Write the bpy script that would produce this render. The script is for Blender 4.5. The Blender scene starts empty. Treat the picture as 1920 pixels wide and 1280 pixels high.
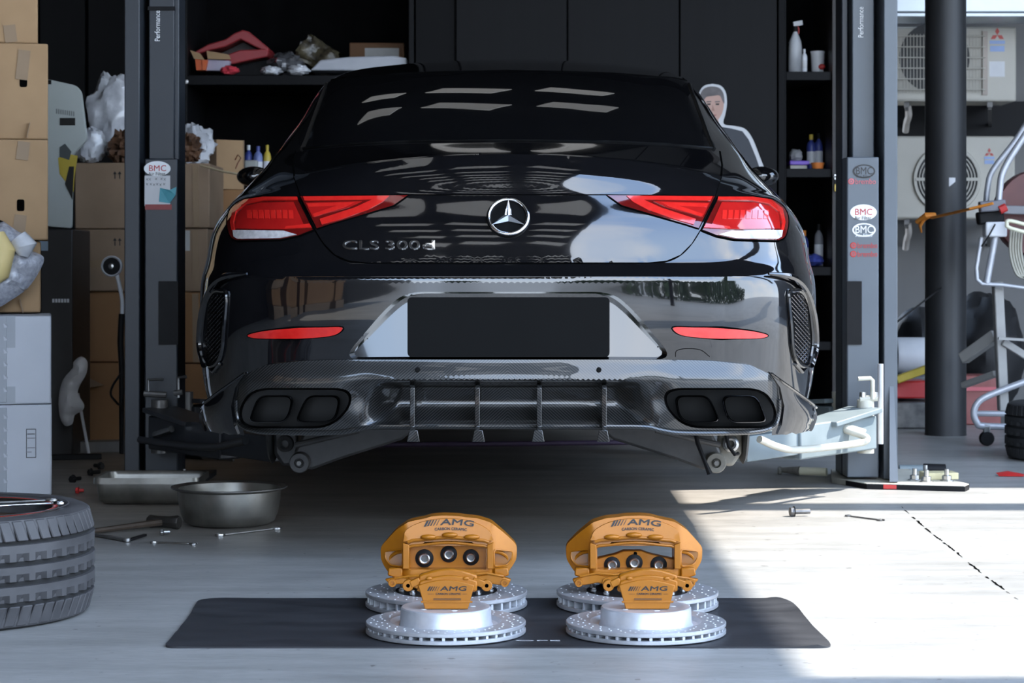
import bpy, bmesh, math, random
import numpy as np
from mathutils import Vector, Matrix
from mathutils.bvhtree import BVHTree
from mathutils.geometry import delaunay_2d_cdt
from mathutils.interpolate import poly_3d_calc
random.seed(7)
SC = bpy.context.scene
COL = SC.collection
PI = math.pi
# ------------------------------------------------------------------ camera, world, sun, exposure
F, H, YH = 4070.0, 0.853, 492.0          # focal length in pixels of a 1920 x 1280 frame, eye height, horizon row
cam = bpy.data.cameras.new('camera'); camo = bpy.data.objects.new('camera', cam); COL.objects.link(camo)
cam.sensor_width = 36; cam.lens = F / 1920 * 36; cam.shift_y = -(640 - YH) / 1920
camo.location = (0, 0, H); camo.rotation_euler = (PI / 2, 0, 0)
cam.clip_start = 0.05; cam.clip_end = 300
cam.dof.use_dof = True; cam.dof.focus_distance = 5.7; cam.dof.aperture_fstop = 10.0
SC.camera = camo
SC.view_settings.view_transform = 'Standard'; SC.view_settings.look = 'None'
SC.view_settings.gamma = 1; SC.view_settings.use_curve_mapping = False
SC.view_settings.exposure = 0.70

wd = bpy.data.worlds.new('sky'); SC.world = wd; wd.use_nodes = True
nt = wd.node_tree; nt.nodes.clear()
def N(t, ty, **kw):
    n = t.nodes.new(ty)
    for k, v in kw.items(): setattr(n, k, v)
    return n
SKY = 4.8
out = N(nt, 'ShaderNodeOutputWorld'); bg = N(nt, 'ShaderNodeBackground'); bg.inputs[1].default_value = SKY
tc = N(nt, 'ShaderNodeTexCoord'); sep = N(nt, 'ShaderNodeSeparateXYZ'); ramp = N(nt, 'ShaderNodeValToRGB')
ramp.color_ramp.elements[0].position = 0.0; ramp.color_ramp.elements[0].color = (.76, .87, 1, 1)
ramp.color_ramp.elements[1].position = .75; ramp.color_ramp.elements[1].color = (.36, .53, .86, 1)
e = ramp.color_ramp.elements.new(.22); e.color = (.55, .73, 1, 1)
noi = N(nt, 'ShaderNodeTexNoise'); noi.inputs['Scale'].default_value = 2.6; noi.inputs['Detail'].default_value = 6
cr = N(nt, 'ShaderNodeValToRGB'); cr.color_ramp.elements[0].position = .48; cr.color_ramp.elements[1].position = .75
mx = N(nt, 'ShaderNodeMix', data_type='RGBA'); mx.inputs[7].default_value = (.95, .97, 1, 1)
L = nt.links.new
L(tc.outputs['Generated'], sep.inputs[0]); L(sep.outputs[2], ramp.inputs[0]); L(tc.outputs['Generated'], noi.inputs['Vector'])
L(noi.outputs['Fac'], cr.inputs[0]); L(cr.outputs[0], mx.inputs[0]); L(ramp.outputs[0], mx.inputs[6])
L(mx.outputs[2], bg.inputs[0]); L(bg.outputs[0], out.inputs[0])

SUN_EL, SUN_DY = math.radians(50), 0.20
sd = bpy.data.lights.new('sun', 'SUN'); sd.energy = 8.5; sd.angle = .012; sd.color = (1, .96, .9)
suno = bpy.data.objects.new('sun', sd); COL.objects.link(suno)
SUNDIR = Vector((math.cos(SUN_EL), SUN_DY * math.cos(SUN_EL), math.sin(SUN_EL))).normalized()   # towards the sun
suno.rotation_euler = (-SUNDIR).to_track_quat('-Z', 'Y').to_euler(); suno.location = (8, 6, 9)

# ------------------------------------------------------------------ helpers
def W(X, Y, d): return Vector(((X - 960) / F * d, d, H - (Y - YH) / F * d))
def PX(p): return (960 + F * p[0] / p[1], YH - F * (p[2] - H) / p[1])
def fl(X, Y):
    d = F * H / (Y - YH); return Vector(((X - 960) / F * d, d, 0))
def lerp(a, b, t): return a + (b - a) * t
def sst(a, b, x):
    t = min(1, max(0, (x - a) / (b - a))); return t * t * (3 - 2 * t)

MATS = {}
def mat(name, c, c2=None, rough=.5, metal=0, scale=8, bump=0, coat=0, spec=.5, emit=0, stretch=(1, 1, 1), rvar=.06, trans=0, alpha=1, sss=0):
    if name in MATS: return MATS[name]
    m = bpy.data.materials.new(name); m.use_nodes = True; t = m.node_tree; b = t.nodes['Principled BSDF']
    c2 = c2 or tuple(min(1, v * 1.25 + .002) for v in c)
    tcn = N(t, 'ShaderNodeTexCoord'); mp = N(t, 'ShaderNodeMapping'); mp.inputs['Scale'].default_value = stretch
    n = N(t, 'ShaderNodeTexNoise'); n.inputs['Scale'].default_value = scale; n.inputs['Detail'].default_value = 5
    r = N(t, 'ShaderNodeValToRGB'); r.color_ramp.elements[0].position = .3; r.color_ramp.elements[1].position = .7
    r.color_ramp.elements[0].color = (*c, 1); r.color_ramp.elements[1].color = (*c2, 1)
    k = t.links.new
    k(tcn.outputs['Object'], mp.inputs[0]); k(mp.outputs[0], n.inputs['Vector']); k(n.outputs['Fac'], r.inputs[0]); k(r.outputs[0], b.inputs['Base Color'])
    mr = N(t, 'ShaderNodeMapRange'); mr.inputs[3].default_value = max(0, rough - rvar); mr.inputs[4].default_value = min(1, rough + rvar)
    k(n.outputs['Fac'], mr.inputs[0]); k(mr.outputs[0], b.inputs['Roughness'])
    b.inputs['Metallic'].default_value = metal; b.inputs['Specular IOR Level'].default_value = spec
    b.inputs['Coat Weight'].default_value = coat; b.inputs['Coat Roughness'].default_value = .02
    b.inputs['Transmission Weight'].default_value = trans; b.inputs['Alpha'].default_value = alpha
    if emit:
        b.inputs['Emission Color'].default_value = (*c, 1); b.inputs['Emission Strength'].default_value = emit
    if bump:
        bp = N(t, 'ShaderNodeBump'); bp.inputs['Strength'].default_value = bump; bp.inputs['Distance'].default_value = .01
        k(n.outputs['Fac'], bp.inputs['Height']); k(bp.outputs[0], b.inputs['Normal'])
    MATS[name] = m; return m

ORG = {}
def root(name, loc, label=None, cat=None, group=None, kind=None):
    o = bpy.data.objects.new(name, None); o.empty_display_size = .05; COL.objects.link(o); o.location = loc; ORG[o.name] = Vector(loc)
    tag(o, label, cat, group, kind); return o
def tag(o, label=None, cat=None, group=None, kind=None):
    if label: o['label'] = label
    if cat: o['category'] = cat
    if group: o['group'] = group
    if kind: o['kind'] = kind
    return o
def children(o): return [c for c in bpy.data.objects if c.parent == o]
def copy_tree(o, parent=None):
    ch = o.children
    c = o.copy(); COL.objects.link(c)
    if parent: c.parent = parent
    for k in ch: copy_tree(k, c)
    return c

class MB:
    def __init__(s): s.v = []; s.f = []; s.M = Matrix.Identity(4)
    def add(s, vs, fs):
        o = len(s.v); s.v += [tuple(s.M @ Vector(p)) for p in vs]; s.f += [tuple(i + o for i in f) for f in fs]; return s
    def box(s, c, d, rz=0, rx=0, ry=0, taper=1):
        x, y, z = d[0] / 2, d[1] / 2, d[2] / 2
        R = Matrix.Translation(c) @ Matrix.Rotation(rz, 4, 'Z') @ Matrix.Rotation(ry, 4, 'Y') @ Matrix.Rotation(rx, 4, 'X')
        t = taper
        vs = [R @ Vector(p) for p in ((-x, -y, -z), (x, -y, -z), (x, y, -z), (-x, y, -z), (-x * t, -y * t, z), (x * t, -y * t, z), (x * t, y * t, z), (-x * t, y * t, z))]
        return s.add(vs, [(0, 3, 2, 1), (4, 5, 6, 7), (0, 1, 5, 4), (1, 2, 6, 5), (2, 3, 7, 6), (3, 0, 4, 7)])
    def bar(s, p, q, w, h, up=(0, 0, 1)):
        p, q = Vector(p), Vector(q); a = (q - p).normalized(); u = Vector(up)
        if abs(a.dot(u)) > .98: u = Vector((0, 1, 0))
        r = a.cross(u).normalized() * w / 2; u = r.cross(a).normalized() * h / 2
        vs = [p - r - u, p + r - u, p + r + u, p - r + u, q - r - u, q + r - u, q + r + u, q - r + u]
        return s.add(vs, [(0, 1, 2, 3), (7, 6, 5, 4), (1, 0, 4, 5), (2, 1, 5, 6), (3, 2, 6, 7), (0, 3, 7, 4)])
    def tube(s, path, r, n=8, closed=False, flat=1.0, cap=True):
        P = [Vector(p) for p in path]; m = len(P); rs = r if isinstance(r, (list, tuple)) else [r] * m
        vs, fs = [], []; up = None
        for i in range(m):
            a = P[(i - 1) % m] if (closed or i > 0) else P[i]; b = P[(i + 1) % m] if (closed or i < m - 1) else P[i]
            t = (b - a).normalized()
            if up is None:
                up = Vector((0, 0, 1)) if abs(t.z) < .9 else Vector((0, 1, 0))
            rt = t.cross(up).normalized(); up = rt.cross(t).normalized()
            for k in range(n):
                an = 2 * PI * k / n; vs.append(P[i] + rt * math.cos(an) * rs[i] + up * math.sin(an) * rs[i] * flat)
        for i in range(m if closed else m - 1):
            j = (i + 1) % m
            for k in range(n):
                l = (k + 1) % n; fs.append((i * n + k, i * n + l, j * n + l, j * n + k))
        if not closed and cap:
            fs.append(tuple(range(n - 1, -1, -1))); fs.append(tuple((m - 1) * n + k for k in range(n)))
        return s.add(vs, fs)
    def lathe(s, prof, n=32, c=(0, 0, 0), axis='Z', a0=0, a1=2 * PI):
        c = Vector(c); vs, fs = [], []; full = abs(a1 - a0 - 2 * PI) < 1e-6; m = n if full else n + 1
        for i in range(m):
            a = a0 + (a1 - a0) * i / n; ca, sa = math.cos(a), math.sin(a)
            for r, h in prof:
                p = {'Z': (r * ca, r * sa, h), 'Y': (r * ca, h, r * sa), 'X': (h, r * ca, r * sa)}[axis]
                vs.append(c + Vector(p))
        k = len(prof)
        for i in range(n):
            j = (i + 1) % m
            for q in range(k - 1):
                f = (i * k + q, j * k + q, j * k + q + 1, i * k + q + 1)
                fs.append(f if axis != 'Y' else f[::-1])
        return s.add(vs, fs)
    def disc(s, c, r, n=16, axis='Z'):
        c = Vector(c); vs = []
        for i in range(n):
            a = 2 * PI * i / n; p = {'Z': (math.cos(a), math.sin(a), 0), 'Y': (math.cos(a), 0, math.sin(a)), 'X': (0, math.cos(a), math.sin(a))}[axis]
            vs.append(c + Vector(p) * r)
        return s.add(vs, [tuple(range(n)) if axis != 'Y' else tuple(range(n - 1, -1, -1))])
    def cyl(s, p, q, r, n=12, r2=None): return s.tube([p, q], [r, r if r2 is None else r2], n)
    def prism(s, poly, a, b, fn):
        """poly in 2D, swept from depth a to depth b; fn(u, v, depth) -> point"""
        n = len(poly); vs = [fn(u, v, a) for u, v in poly] + [fn(u, v, b) for u, v in poly]
        fs = [tuple(range(n)), tuple(range(2 * n - 1, n - 1, -1))] + [(j, i, n + i, n + j) for i, j in ((i, (i + 1) % n) for i in range(n))]
        return s.add(vs, fs)
    def sphere(s, c, r, n=12, m=8, sc=(1, 1, 1)):
        prof = [(max(1e-5, r * math.sin(PI * i / m)), -r * math.cos(PI * i / m)) for i in range(m + 1)]
        o = len(s.v); s.lathe(prof, n)
        for i in range(o, len(s.v)):
            p = s.v[i]; s.v[i] = (c[0] + p[0] * sc[0], c[1] + p[1] * sc[1], c[2] + p[2] * sc[2])
        return s
    def build(s, name, m, parent=None, smooth=35, bevel=0, seg=2, kind=None, label=None, recalc=True):
        me = bpy.data.meshes.new(name); og = ORG.get(parent.name, Vector()) if parent else Vector()
        me.from_pydata([tuple(Vector(p) - og) for p in s.v], [], s.f); me.update()
        if recalc:
            bm = bmesh.new(); bm.from_mesh(me); bmesh.ops.recalc_face_normals(bm, faces=bm.faces); bm.to_mesh(me); bm.free()
        if smooth:
            me.polygons.foreach_set('use_smooth', [True] * len(me.polygons)); me.set_sharp_from_angle(angle=math.radians(smooth))
        me.materials.append(m)
        o = bpy.data.objects.new(name, me); COL.objects.link(o)
        if parent: o.parent = parent
        ORG[o.name] = og
        if bevel:
            b = o.modifiers.new('bevel', 'BEVEL'); b.width = bevel; b.segments = seg; b.limit_method = 'ANGLE'; b.angle_limit = math.radians(40)
        if kind: o['kind'] = kind
        if label: o['label'] = label
        return o

def text_mesh(txt, m, parent, name, origin, width, height, ux=(1, 0, 0), uy=(0, 0, 1), depth=.0008, shear=0, bold=0, warp=None, dup=0):
    """lettering: outlines of the built-in font fitted to width x height, laid with its left-bottom at origin"""
    cu = bpy.data.curves.new(name, 'FONT'); cu.body = txt; cu.extrude = .5; cu.resolution_u = 3; cu.shear = shear; cu.offset = bold
    tmp = bpy.data.objects.new('tmp', cu); COL.objects.link(tmp)
    dg = bpy.context.evaluated_depsgraph_get(); dg.update(); me = bpy.data.meshes.new_from_object(tmp.evaluated_get(dg))
    bpy.data.objects.remove(tmp); bpy.data.curves.remove(cu)
    n = len(me.vertices); co = np.empty(n * 3); me.vertices.foreach_get('co', co); co = co.reshape(-1, 3)
    lo, hi = co.min(0), co.max(0); uxv, uyv = Vector(ux), Vector(uy); uz = uxv.cross(uyv).normalized()
    og = ORG.get(parent.name, Vector()) if parent else Vector(); O = Vector(origin)
    for i, v in enumerate(me.vertices):
        a = (co[i, 0] - lo[0]) / (hi[0] - lo[0]) * width; b = (co[i, 1] - lo[1]) / (hi[1] - lo[1]) * height; c = (co[i, 2] / 1.0 + .5) * depth
        p = O + uxv * a + uyv * b + uz * c
        if warp: p = warp(p, a, b)
        v.co = p - og
    if dup:          # heavier strokes: the outlines again, a hair to the side and up
        bm = bmesh.new(); bm.from_mesh(me); src = bm.verts[:] + bm.edges[:] + bm.faces[:]
        for a, b_ in ((1, 0), (0, 1), (1, 1)):
            r = bmesh.ops.duplicate(bm, geom=src); bmesh.ops.translate(bm, verts=[g for g in r['geom'] if isinstance(g, bmesh.types.BMVert)], vec=uxv * dup * a + uyv * dup * b_ + uz * .00003 * (a + 2 * b_))
        bm.to_mesh(me); bm.free()
    me.materials.clear(); me.materials.append(m)
    o = bpy.data.objects.new(name, me); COL.objects.link(o)
    if parent: o.parent = parent
    ORG[o.name] = og
    return o

def rounded(poly, r, n=4):
    """2D polygon with its corners rounded"""
    o = []; m = len(poly)
    for i in range(m):
        p, a, b = Vector(poly[i]), Vector(poly[i - 1]), Vector(poly[(i + 1) % m])
        ra = min(r, (a - p).length * .48); rb = min(r, (b - p).length * .48)
        s, e_ = p + (a - p).normalized() * ra, p + (b - p).normalized() * rb
        for k in range(n + 1):
            t = k / n; o.append(tuple(s * (1 - t) ** 2 + p * 2 * t * (1 - t) + e_ * t * t))
    return o
def smoothline(pts, k=6, closed=False):
    P = [np.array(p, float) for p in pts]; n = len(P); o = []
    for i in range(n if closed else n - 1):
        a, b, c, d = (P[(i - 1) % n] if closed or i else P[0] * 2 - P[1]), P[i], P[(i + 1) % n], (P[(i + 2) % n] if closed or i < n - 2 else P[-1] * 2 - P[-2])
        for j in range(k):
            t = j / k; o.append(tuple(.5 * (2 * b + (c - a) * t + (2 * a - 5 * b + 4 * c - d) * t * t + (3 * b - a - 3 * c + d) * t ** 3)))
    if not closed: o.append(tuple(P[-1]))
    return o
def inpoly(x, y, poly):
    c = False; j = len(poly) - 1
    for i in range(len(poly)):
        xi, yi = poly[i]; xj, yj = poly[j]
        if (yi > y) != (yj > y) and x < (xj - xi) * (y - yi) / (yj - yi) + xi: c = not c
        j = i
    return c
def densify(poly, step, closed=True):
    o = []; n = len(poly)
    for i in range(n if closed else n - 1):
        a, b = Vector(poly[i][:2]), Vector(poly[(i + 1) % n][:2]); k = max(1, int((b - a).length / step + .5))
        o += [tuple(a + (b - a) * j / k) for j in range(k)]
    if not closed: o.append(tuple(poly[-1][:2]))
    return o
def fillmesh(poly, step, holes=()):
    """triangulate a 2D outline with inner points; returns 2D verts, tris and the boundary loops as index lists"""
    loops = [densify(poly, step)] + [densify(h, step) for h in holes]
    pts, edges, li = [], [], []
    for lp in loops:
        o = len(pts); pts += lp; n = len(lp); edges += [(o + i, o + (i + 1) % n) for i in range(n)]; li.append(list(range(o, o + n)))
    xs = [p[0] for p in loops[0]]; ys = [p[1] for p in loops[0]]
    bnd = np.array(pts); x = min(xs) + step * .5; row = 0
    while x < max(xs):
        y = min(ys) + (step * .5 if row % 2 else 0)
        while y < max(ys):
            if inpoly(x, y, loops[0]) and not any(inpoly(x, y, h) for h in loops[1:]) and ((bnd - (x, y)) ** 2).sum(1).min() > (step * .45) ** 2: pts.append((x, y))
            y += step
        x += step * .9; row += 1
    vo, eo, fo, ov, oe, of = delaunay_2d_cdt([Vector(p) for p in pts], edges, [], 0, 1e-6)
    mp = {}
    for i, src in enumerate(ov):
        for s_ in src: mp[s_] = i
    tris = []
    for f in fo:
        cx = sum(vo[i][0] for i in f) / len(f); cy = sum(vo[i][1] for i in f) / len(f)
        if inpoly(cx, cy, loops[0]) and not any(inpoly(cx, cy, h) for h in loops[1:]): tris.append(tuple(f))
    return [tuple(v) for v in vo], tris, [[mp[i] for i in l] for l in li]
# ------------------------------------------------------------------ materials
PAINT = mat('car_paint', (.0035, .0035, .0042), (.0045, .0045, .0055), rough=.06, rvar=.01, scale=40, coat=1)
TINT = mat('tinted_glass', (.003, .003, .0035), (.004, .004, .0045), rough=.02, rvar=.005, scale=20)
TRIMB = mat('black_trim', (.0022, .0022, .0022), rough=.35, scale=30, spec=.12)
GAPM = mat('panel_gap', (.001, .001, .001), rough=.9, spec=0)
CHROME = mat('chrome', (.75, .76, .78), rough=.06, rvar=.02, metal=1, scale=30)
DCHROME = mat('dark_chrome', (.10, .10, .11), rough=.18, metal=1, scale=30)
STEEL = mat('steel', (.38, .38, .38), (.55, .55, .54), rough=.3, metal=1, scale=25)
DSTEEL = mat('dirty_steel', (.10, .10, .10), (.22, .21, .20), rough=.45, metal=.7, scale=18)
ALU = mat('rotor_metal', (.43, .44, .46), (.49, .50, .52), rough=.42, metal=.55, scale=60)
ALUB = mat('rotor_hat_metal', (.60, .62, .66), (.66, .68, .71), rough=.38, metal=.5, scale=60)
GOLD = mat('gold_paint', (.36, .122, .004), (.39, .135, .006), rough=.36, rvar=.05, metal=.2, scale=60, coat=.15, spec=.35)
REDL = mat('red_lens', (.36, .008, .008), (.42, .012, .010), rough=.08, rvar=.02, scale=30, coat=1)
REDD = mat('dark_red_lens', (.10, .004, .004), (.14, .006, .005), rough=.06, rvar=.02, scale=30, coat=1)
REDB = mat('bright_red_light_guide', (.58, .014, .012), (.66, .022, .015), rough=.12, scale=50, coat=1)
CLEARL = mat('clear_lens', (.42, .40, .41), (.62, .60, .60), rough=.1, scale=70, coat=1)
INK = mat('black_print', (.010, .009, .008), rough=.5)
WHITE = mat('white_paint', (.72, .73, .74), rough=.5)
WPLAST = mat('white_plastic', (.60, .61, .64), (.70, .71, .73), rough=.4)
REDP = mat('red_paint', (.42, .02, .02), (.5, .03, .025), rough=.45)
PINKP = mat('faded_red_print', (.5, .10, .12), (.55, .14, .15), rough=.5)
BLUEP = mat('blue_plastic', (.035, .05, .22), (.05, .07, .30), rough=.4)
PURP = mat('purple_plastic', (.14, .06, .40), rough=.4)
CARD = mat('cardboard', (.33, .205, .105), (.40, .255, .135), rough=.85, scale=5, bump=.05)
CARD2 = mat('dull_cardboard', (.235, .155, .095), (.315, .215, .14), rough=.85, scale=4, bump=.1)
CARD3 = mat('orange_cardboard', (.27, .135, .055), (.34, .18, .08), rough=.85, scale=3, bump=.1)
TAPE = mat('packing_tape', (.235, .150, .078), (.27, .175, .095), rough=.5, scale=10)
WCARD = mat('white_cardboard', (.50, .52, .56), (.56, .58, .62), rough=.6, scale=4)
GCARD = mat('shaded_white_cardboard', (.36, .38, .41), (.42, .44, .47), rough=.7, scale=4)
PLATE = mat('plate_black', (.008, .008, .008), (.009, .009, .009), rough=.85, spec=.05)
RUBBER = mat('tyre_rubber', (.036, .035, .037), (.066, .064, .066), rough=.62, scale=14)
RUBD = mat('tyre_groove', (.006, .006, .006), rough=.9)
RUBK = mat('old_tyre_rubber', (.014, .014, .015), (.026, .026, .028), rough=.7, scale=14)
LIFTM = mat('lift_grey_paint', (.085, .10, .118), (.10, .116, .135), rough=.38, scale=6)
LIFTD = mat('lift_dark_paint', (.017, .021, .028), (.022, .027, .035), rough=.42, scale=6)  # lift grey darkened: the left post's shade is put into the colour
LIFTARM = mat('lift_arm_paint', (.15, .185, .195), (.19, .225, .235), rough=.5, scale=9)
LIFTARMD = mat('lift_arm_dark_paint', (.022, .024, .028), (.032, .034, .04), rough=.45, scale=9)  # arm paint darkened for the left side, shade included in the colour
IVORY = mat('ivory_steel', (.48, .46, .38), (.58, .56, .48), rough=.45, scale=20)
BLACKW = mat('black_panel', (.0035, .0035, .0042), (.005, .005, .006), rough=.55, scale=2, stretch=(6, 1, .6), spec=.12)
BLACKG = mat('charcoal_panel', (.0062, .0062, .007), (.0085, .0085, .0095), rough=.5, scale=2, stretch=(6, 1, .5), spec=.12)
BLACKD = mat('cabinet_inside', (.0025, .0025, .003), rough=.8, spec=.03)
GWALL = mat('grey_wall', (.15, .145, .14), (.19, .185, .18), rough=.85, scale=2)
CEILM = mat('ceiling_dark', (.004, .004, .0045), (.006, .006, .0065), rough=.9)
PANELM = mat('ceiling_lamp', (1, .98, .94), (1, .98, .94), emit=.22)
CREAM = mat('cream_casing', (.40, .375, .32), (.46, .43, .37), rough=.5, scale=3)
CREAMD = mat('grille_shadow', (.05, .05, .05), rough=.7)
GALV = mat('galvanised', (.42, .46, .50), (.55, .6, .64), rough=.35, metal=.6, scale=3)
FRAMEM = mat('silver_frame_paint', (.42, .43, .46), (.5, .51, .54), rough=.35, metal=.3, scale=14)
FRAMEG = mat('grey_frame_paint', (.30, .29, .275), (.36, .35, .33), rough=.5, scale=10)
ORANGE = mat('orange_strap', (.62, .20, .02), (.72, .27, .04), rough=.6)
BLKPL = mat('black_plastic', (.008, .008, .009), (.014, .014, .015), rough=.5, spec=.12)
FOIL = mat('plastic_film', (.38, .39, .42), (.78, .79, .82), rough=.22, scale=9, bump=.5, coat=.4)
FOILG = mat('grey_bubble_film', (.30, .31, .35), (.52, .53, .58), rough=.2, scale=55, bump=.6, coat=.5)
BROWNJ = mat('brown_scrap', (.05, .025, .014), (.16, .075, .035), rough=.7, scale=16, bump=.5)
YELLOW = mat('yellow_paint', (.52, .38, .04), (.62, .46, .07), rough=.45)
WASHY = mat('pale_yellow_paper', (.72, .55, .22), (.78, .62, .30), rough=.6)
BANNER = mat('banner_print', (.50, .53, .49), (.56, .59, .56), rough=.6, scale=3)
MATM = mat('rubber_mat', (.014, .015, .018), (.026, .027, .031), rough=.55, scale=5, rvar=.12, stretch=(1, 3, 1), bump=.04)
SKIN = mat('printed_skin', (.46, .27, .21), (.5, .31, .25), rough=.5)
HAIRP = mat('printed_hair', (.07, .06, .06), (.14, .12, .12), rough=.5, scale=20)
NAVY = mat('printed_jacket', (.014, .018, .028), (.02, .025, .036), rough=.5)
UNDER = mat('underbody', (.012, .012, .013), (.024, .024, .024), rough=.6, scale=14)
SUSP = mat('cast_suspension', (.045, .045, .047), (.075, .074, .074), rough=.5, metal=.3, scale=14)
RUSTY = mat('dusty_hub', (.13, .125, .11), (.22, .21, .18), rough=.7, scale=22)
PAN = mat('pan_metal', (.17, .165, .15), (.36, .35, .32), rough=.36, metal=.85, scale=9, rvar=.12)
TEAL = mat('teal_paper', (.07, .30, .36), (.10, .36, .42), rough=.6)
PAPER = mat('white_paper', (.55, .55, .56), (.62, .62, .63), rough=.7)
LEAF = mat('leaf', (.03, .06, .02), (.06, .10, .03), rough=.6)
BARK = mat('bark', (.05, .04, .03), rough=.9)
HOSE = mat('purple_hose', (.05, .03, .06), rough=.5)

# carbon fibre: fine diagonal twill mirrored about the car's centreline
def carbon():
    m = bpy.data.materials.new('carbon_fibre'); m.use_nodes = True; t = m.node_tree; b = t.nodes['Principled BSDF']; k = t.links.new
    tcn = N(t, 'ShaderNodeTexCoord'); s = N(t, 'ShaderNodeSeparateXYZ'); ab = N(t, 'ShaderNodeMath', operation='ABSOLUTE')
    def M_(op, a, b_):
        n = N(t, 'ShaderNodeMath', operation=op)
        for i, q in enumerate((a, b_)):
            if hasattr(q, 'type'): k(q, n.inputs[i])
            else: n.inputs[i].default_value = q
        return n.outputs[0]
    k(tcn.outputs['Object'], s.inputs[0]); k(s.outputs[0], ab.inputs[0])
    u = M_('ADD', M_('MULTIPLY', ab.outputs[0], 1.0), M_('MULTIPLY', s.outputs[2], 1.15))
    st = M_('SINE', M_('MULTIPLY', u, 2 * PI / .0092), 0.0)
    v = M_('SUBTRACT', M_('MULTIPLY', ab.outputs[0], 1.0), M_('MULTIPLY', s.outputs[2], 1.15))
    fine = M_('SINE', M_('MULTIPLY', v, 2 * PI / .0028), 0.0)
    w = M_('ADD', M_('MULTIPLY', st, .5), M_('MULTIPLY', fine, .12)); w = M_('ADD', w, .5)
    r = N(t, 'ShaderNodeValToRGB'); r.color_ramp.elements[0].position = .40; r.color_ramp.elements[1].position = .62
    r.color_ramp.elements[0].color = (.002, .004, .0045, 1); r.color_ramp.elements[1].color = (.042, .040, .038, 1)
    k(w, r.inputs[0]); k(r.outputs[0], b.inputs['Base Color'])
    b.inputs['Roughness'].default_value = .38; b.inputs['Metallic'].default_value = .3
    b.inputs['Coat Weight'].default_value = 1; b.inputs['Coat Roughness'].default_value = .02
    return m
CARBON = carbon()

# concrete floor: grey, streaked by mopping, browner blotches in the bay, semi-gloss
def floor_mat():
    m = bpy.data.materials.new('worn_concrete'); m.use_nodes = True; t = m.node_tree; b = t.nodes['Principled BSDF']; k = t.links.new
    tcn = N(t, 'ShaderNodeTexCoord')
    def noise(scale, st, det=6, rough=.6):
        mp = N(t, 'ShaderNodeMapping'); mp.inputs['Scale'].default_value = st; n = N(t, 'ShaderNodeTexNoise')
        n.inputs['Scale'].default_value = scale; n.inputs['Detail'].default_value = det; n.inputs['Roughness'].default_value = rough
        k(tcn.outputs['Object'], mp.inputs[0]); k(mp.outputs[0], n.inputs['Vector']); return n.outputs['Fac']
    def ramp2(src, p0, p1, c0, c1):
        r = N(t, 'ShaderNodeValToRGB'); r.color_ramp.elements[0].position = p0; r.color_ramp.elements[1].position = p1
        r.color_ramp.elements[0].color = (*c0, 1); r.color_ramp.elements[1].color = (*c1, 1); k(src, r.inputs[0]); return r.outputs[0]
    def mul(a, b_, f=1):
        x = N(t, 'ShaderNodeMix', data_type='RGBA', blend_type='MULTIPLY'); x.inputs[0].default_value = f; k(a, x.inputs[6]); k(b_, x.inputs[7]); return x.outputs[2]
    base = ramp2(noise(1.3, (1, 1, 1)), .32, .68, (.305, .302, .290), (.40, .397, .382))
    streak = ramp2(noise(5, (.35, 2.2, 1)), .36, .62, (.80, .80, .79), (1, 1, 1))
    fine = ramp2(noise(40, (.5, 1.6, 1)), .34, .6, (.86, .86, .86), (1, 1, 1))
    spots = ramp2(noise(26, (1, 1, 1), 2), .27, .31, (.35, .33, .31), (1, 1, 1))
    c = mul(mul(mul(base, streak), fine), spots, .8)
    # oil: brown blotches inside the bay, the pale ones raised to offset missing light
    s = N(t, 'ShaderNodeSeparateXYZ'); k(tcn.outputs['Object'], s.inputs[0])
    mr = N(t, 'ShaderNodeMapRange'); mr.inputs[1].default_value = 6.2; mr.inputs[2].default_value = 7.4; k(s.outputs[1], mr.inputs[0])
    st2 = N(t, 'ShaderNodeMapRange'); st2.inputs[1].default_value = 1.3; st2.inputs[2].default_value = .5; k(s.outputs[0], st2.inputs[0])
    f = N(t, 'ShaderNodeMath', operation='MULTIPLY'); k(mr.outputs[0], f.inputs[0]); k(st2.outputs[0], f.inputs[1])
    oil = ramp2(noise(3.0, (.5, 1.6, 1)), .3, .72, (.70, .60, .52), (1.25, 1.16, 1.06))
    x = N(t, 'ShaderNodeMix', data_type='RGBA', blend_type='MULTIPLY'); k(f.outputs[0], x.inputs[0]); k(c, x.inputs[6]); k(oil, x.inputs[7])
    k(x.outputs[2], b.inputs['Base Color'])
    rr = N(t, 'ShaderNodeMapRange'); rr.inputs[3].default_value = .28; rr.inputs[4].default_value = .5; k(noise(4, (.5, 2, 1)), rr.inputs[0]); k(rr.outputs[0], b.inputs['Roughness'])
    bp = N(t, 'ShaderNodeBump'); bp.inputs['Strength'].default_value = .06; bp.inputs['Distance'].default_value = .01
    k(noise(30, (1, 1.6, 1)), bp.inputs['Height']); k(bp.outputs[0], b.inputs['Normal'])
    return m
FLOORM = floor_mat()

# ------------------------------------------------------------------ setting
def struct(name, mb, m, parent=None, **kw):
    o = mb.build(name, m, parent, **kw)
    if not parent: o['kind'] = 'structure'
    return o
floor = struct('floor', MB().box((4, -8, -.05), (44, 48, .1)), FLOORM, smooth=0)
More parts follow.
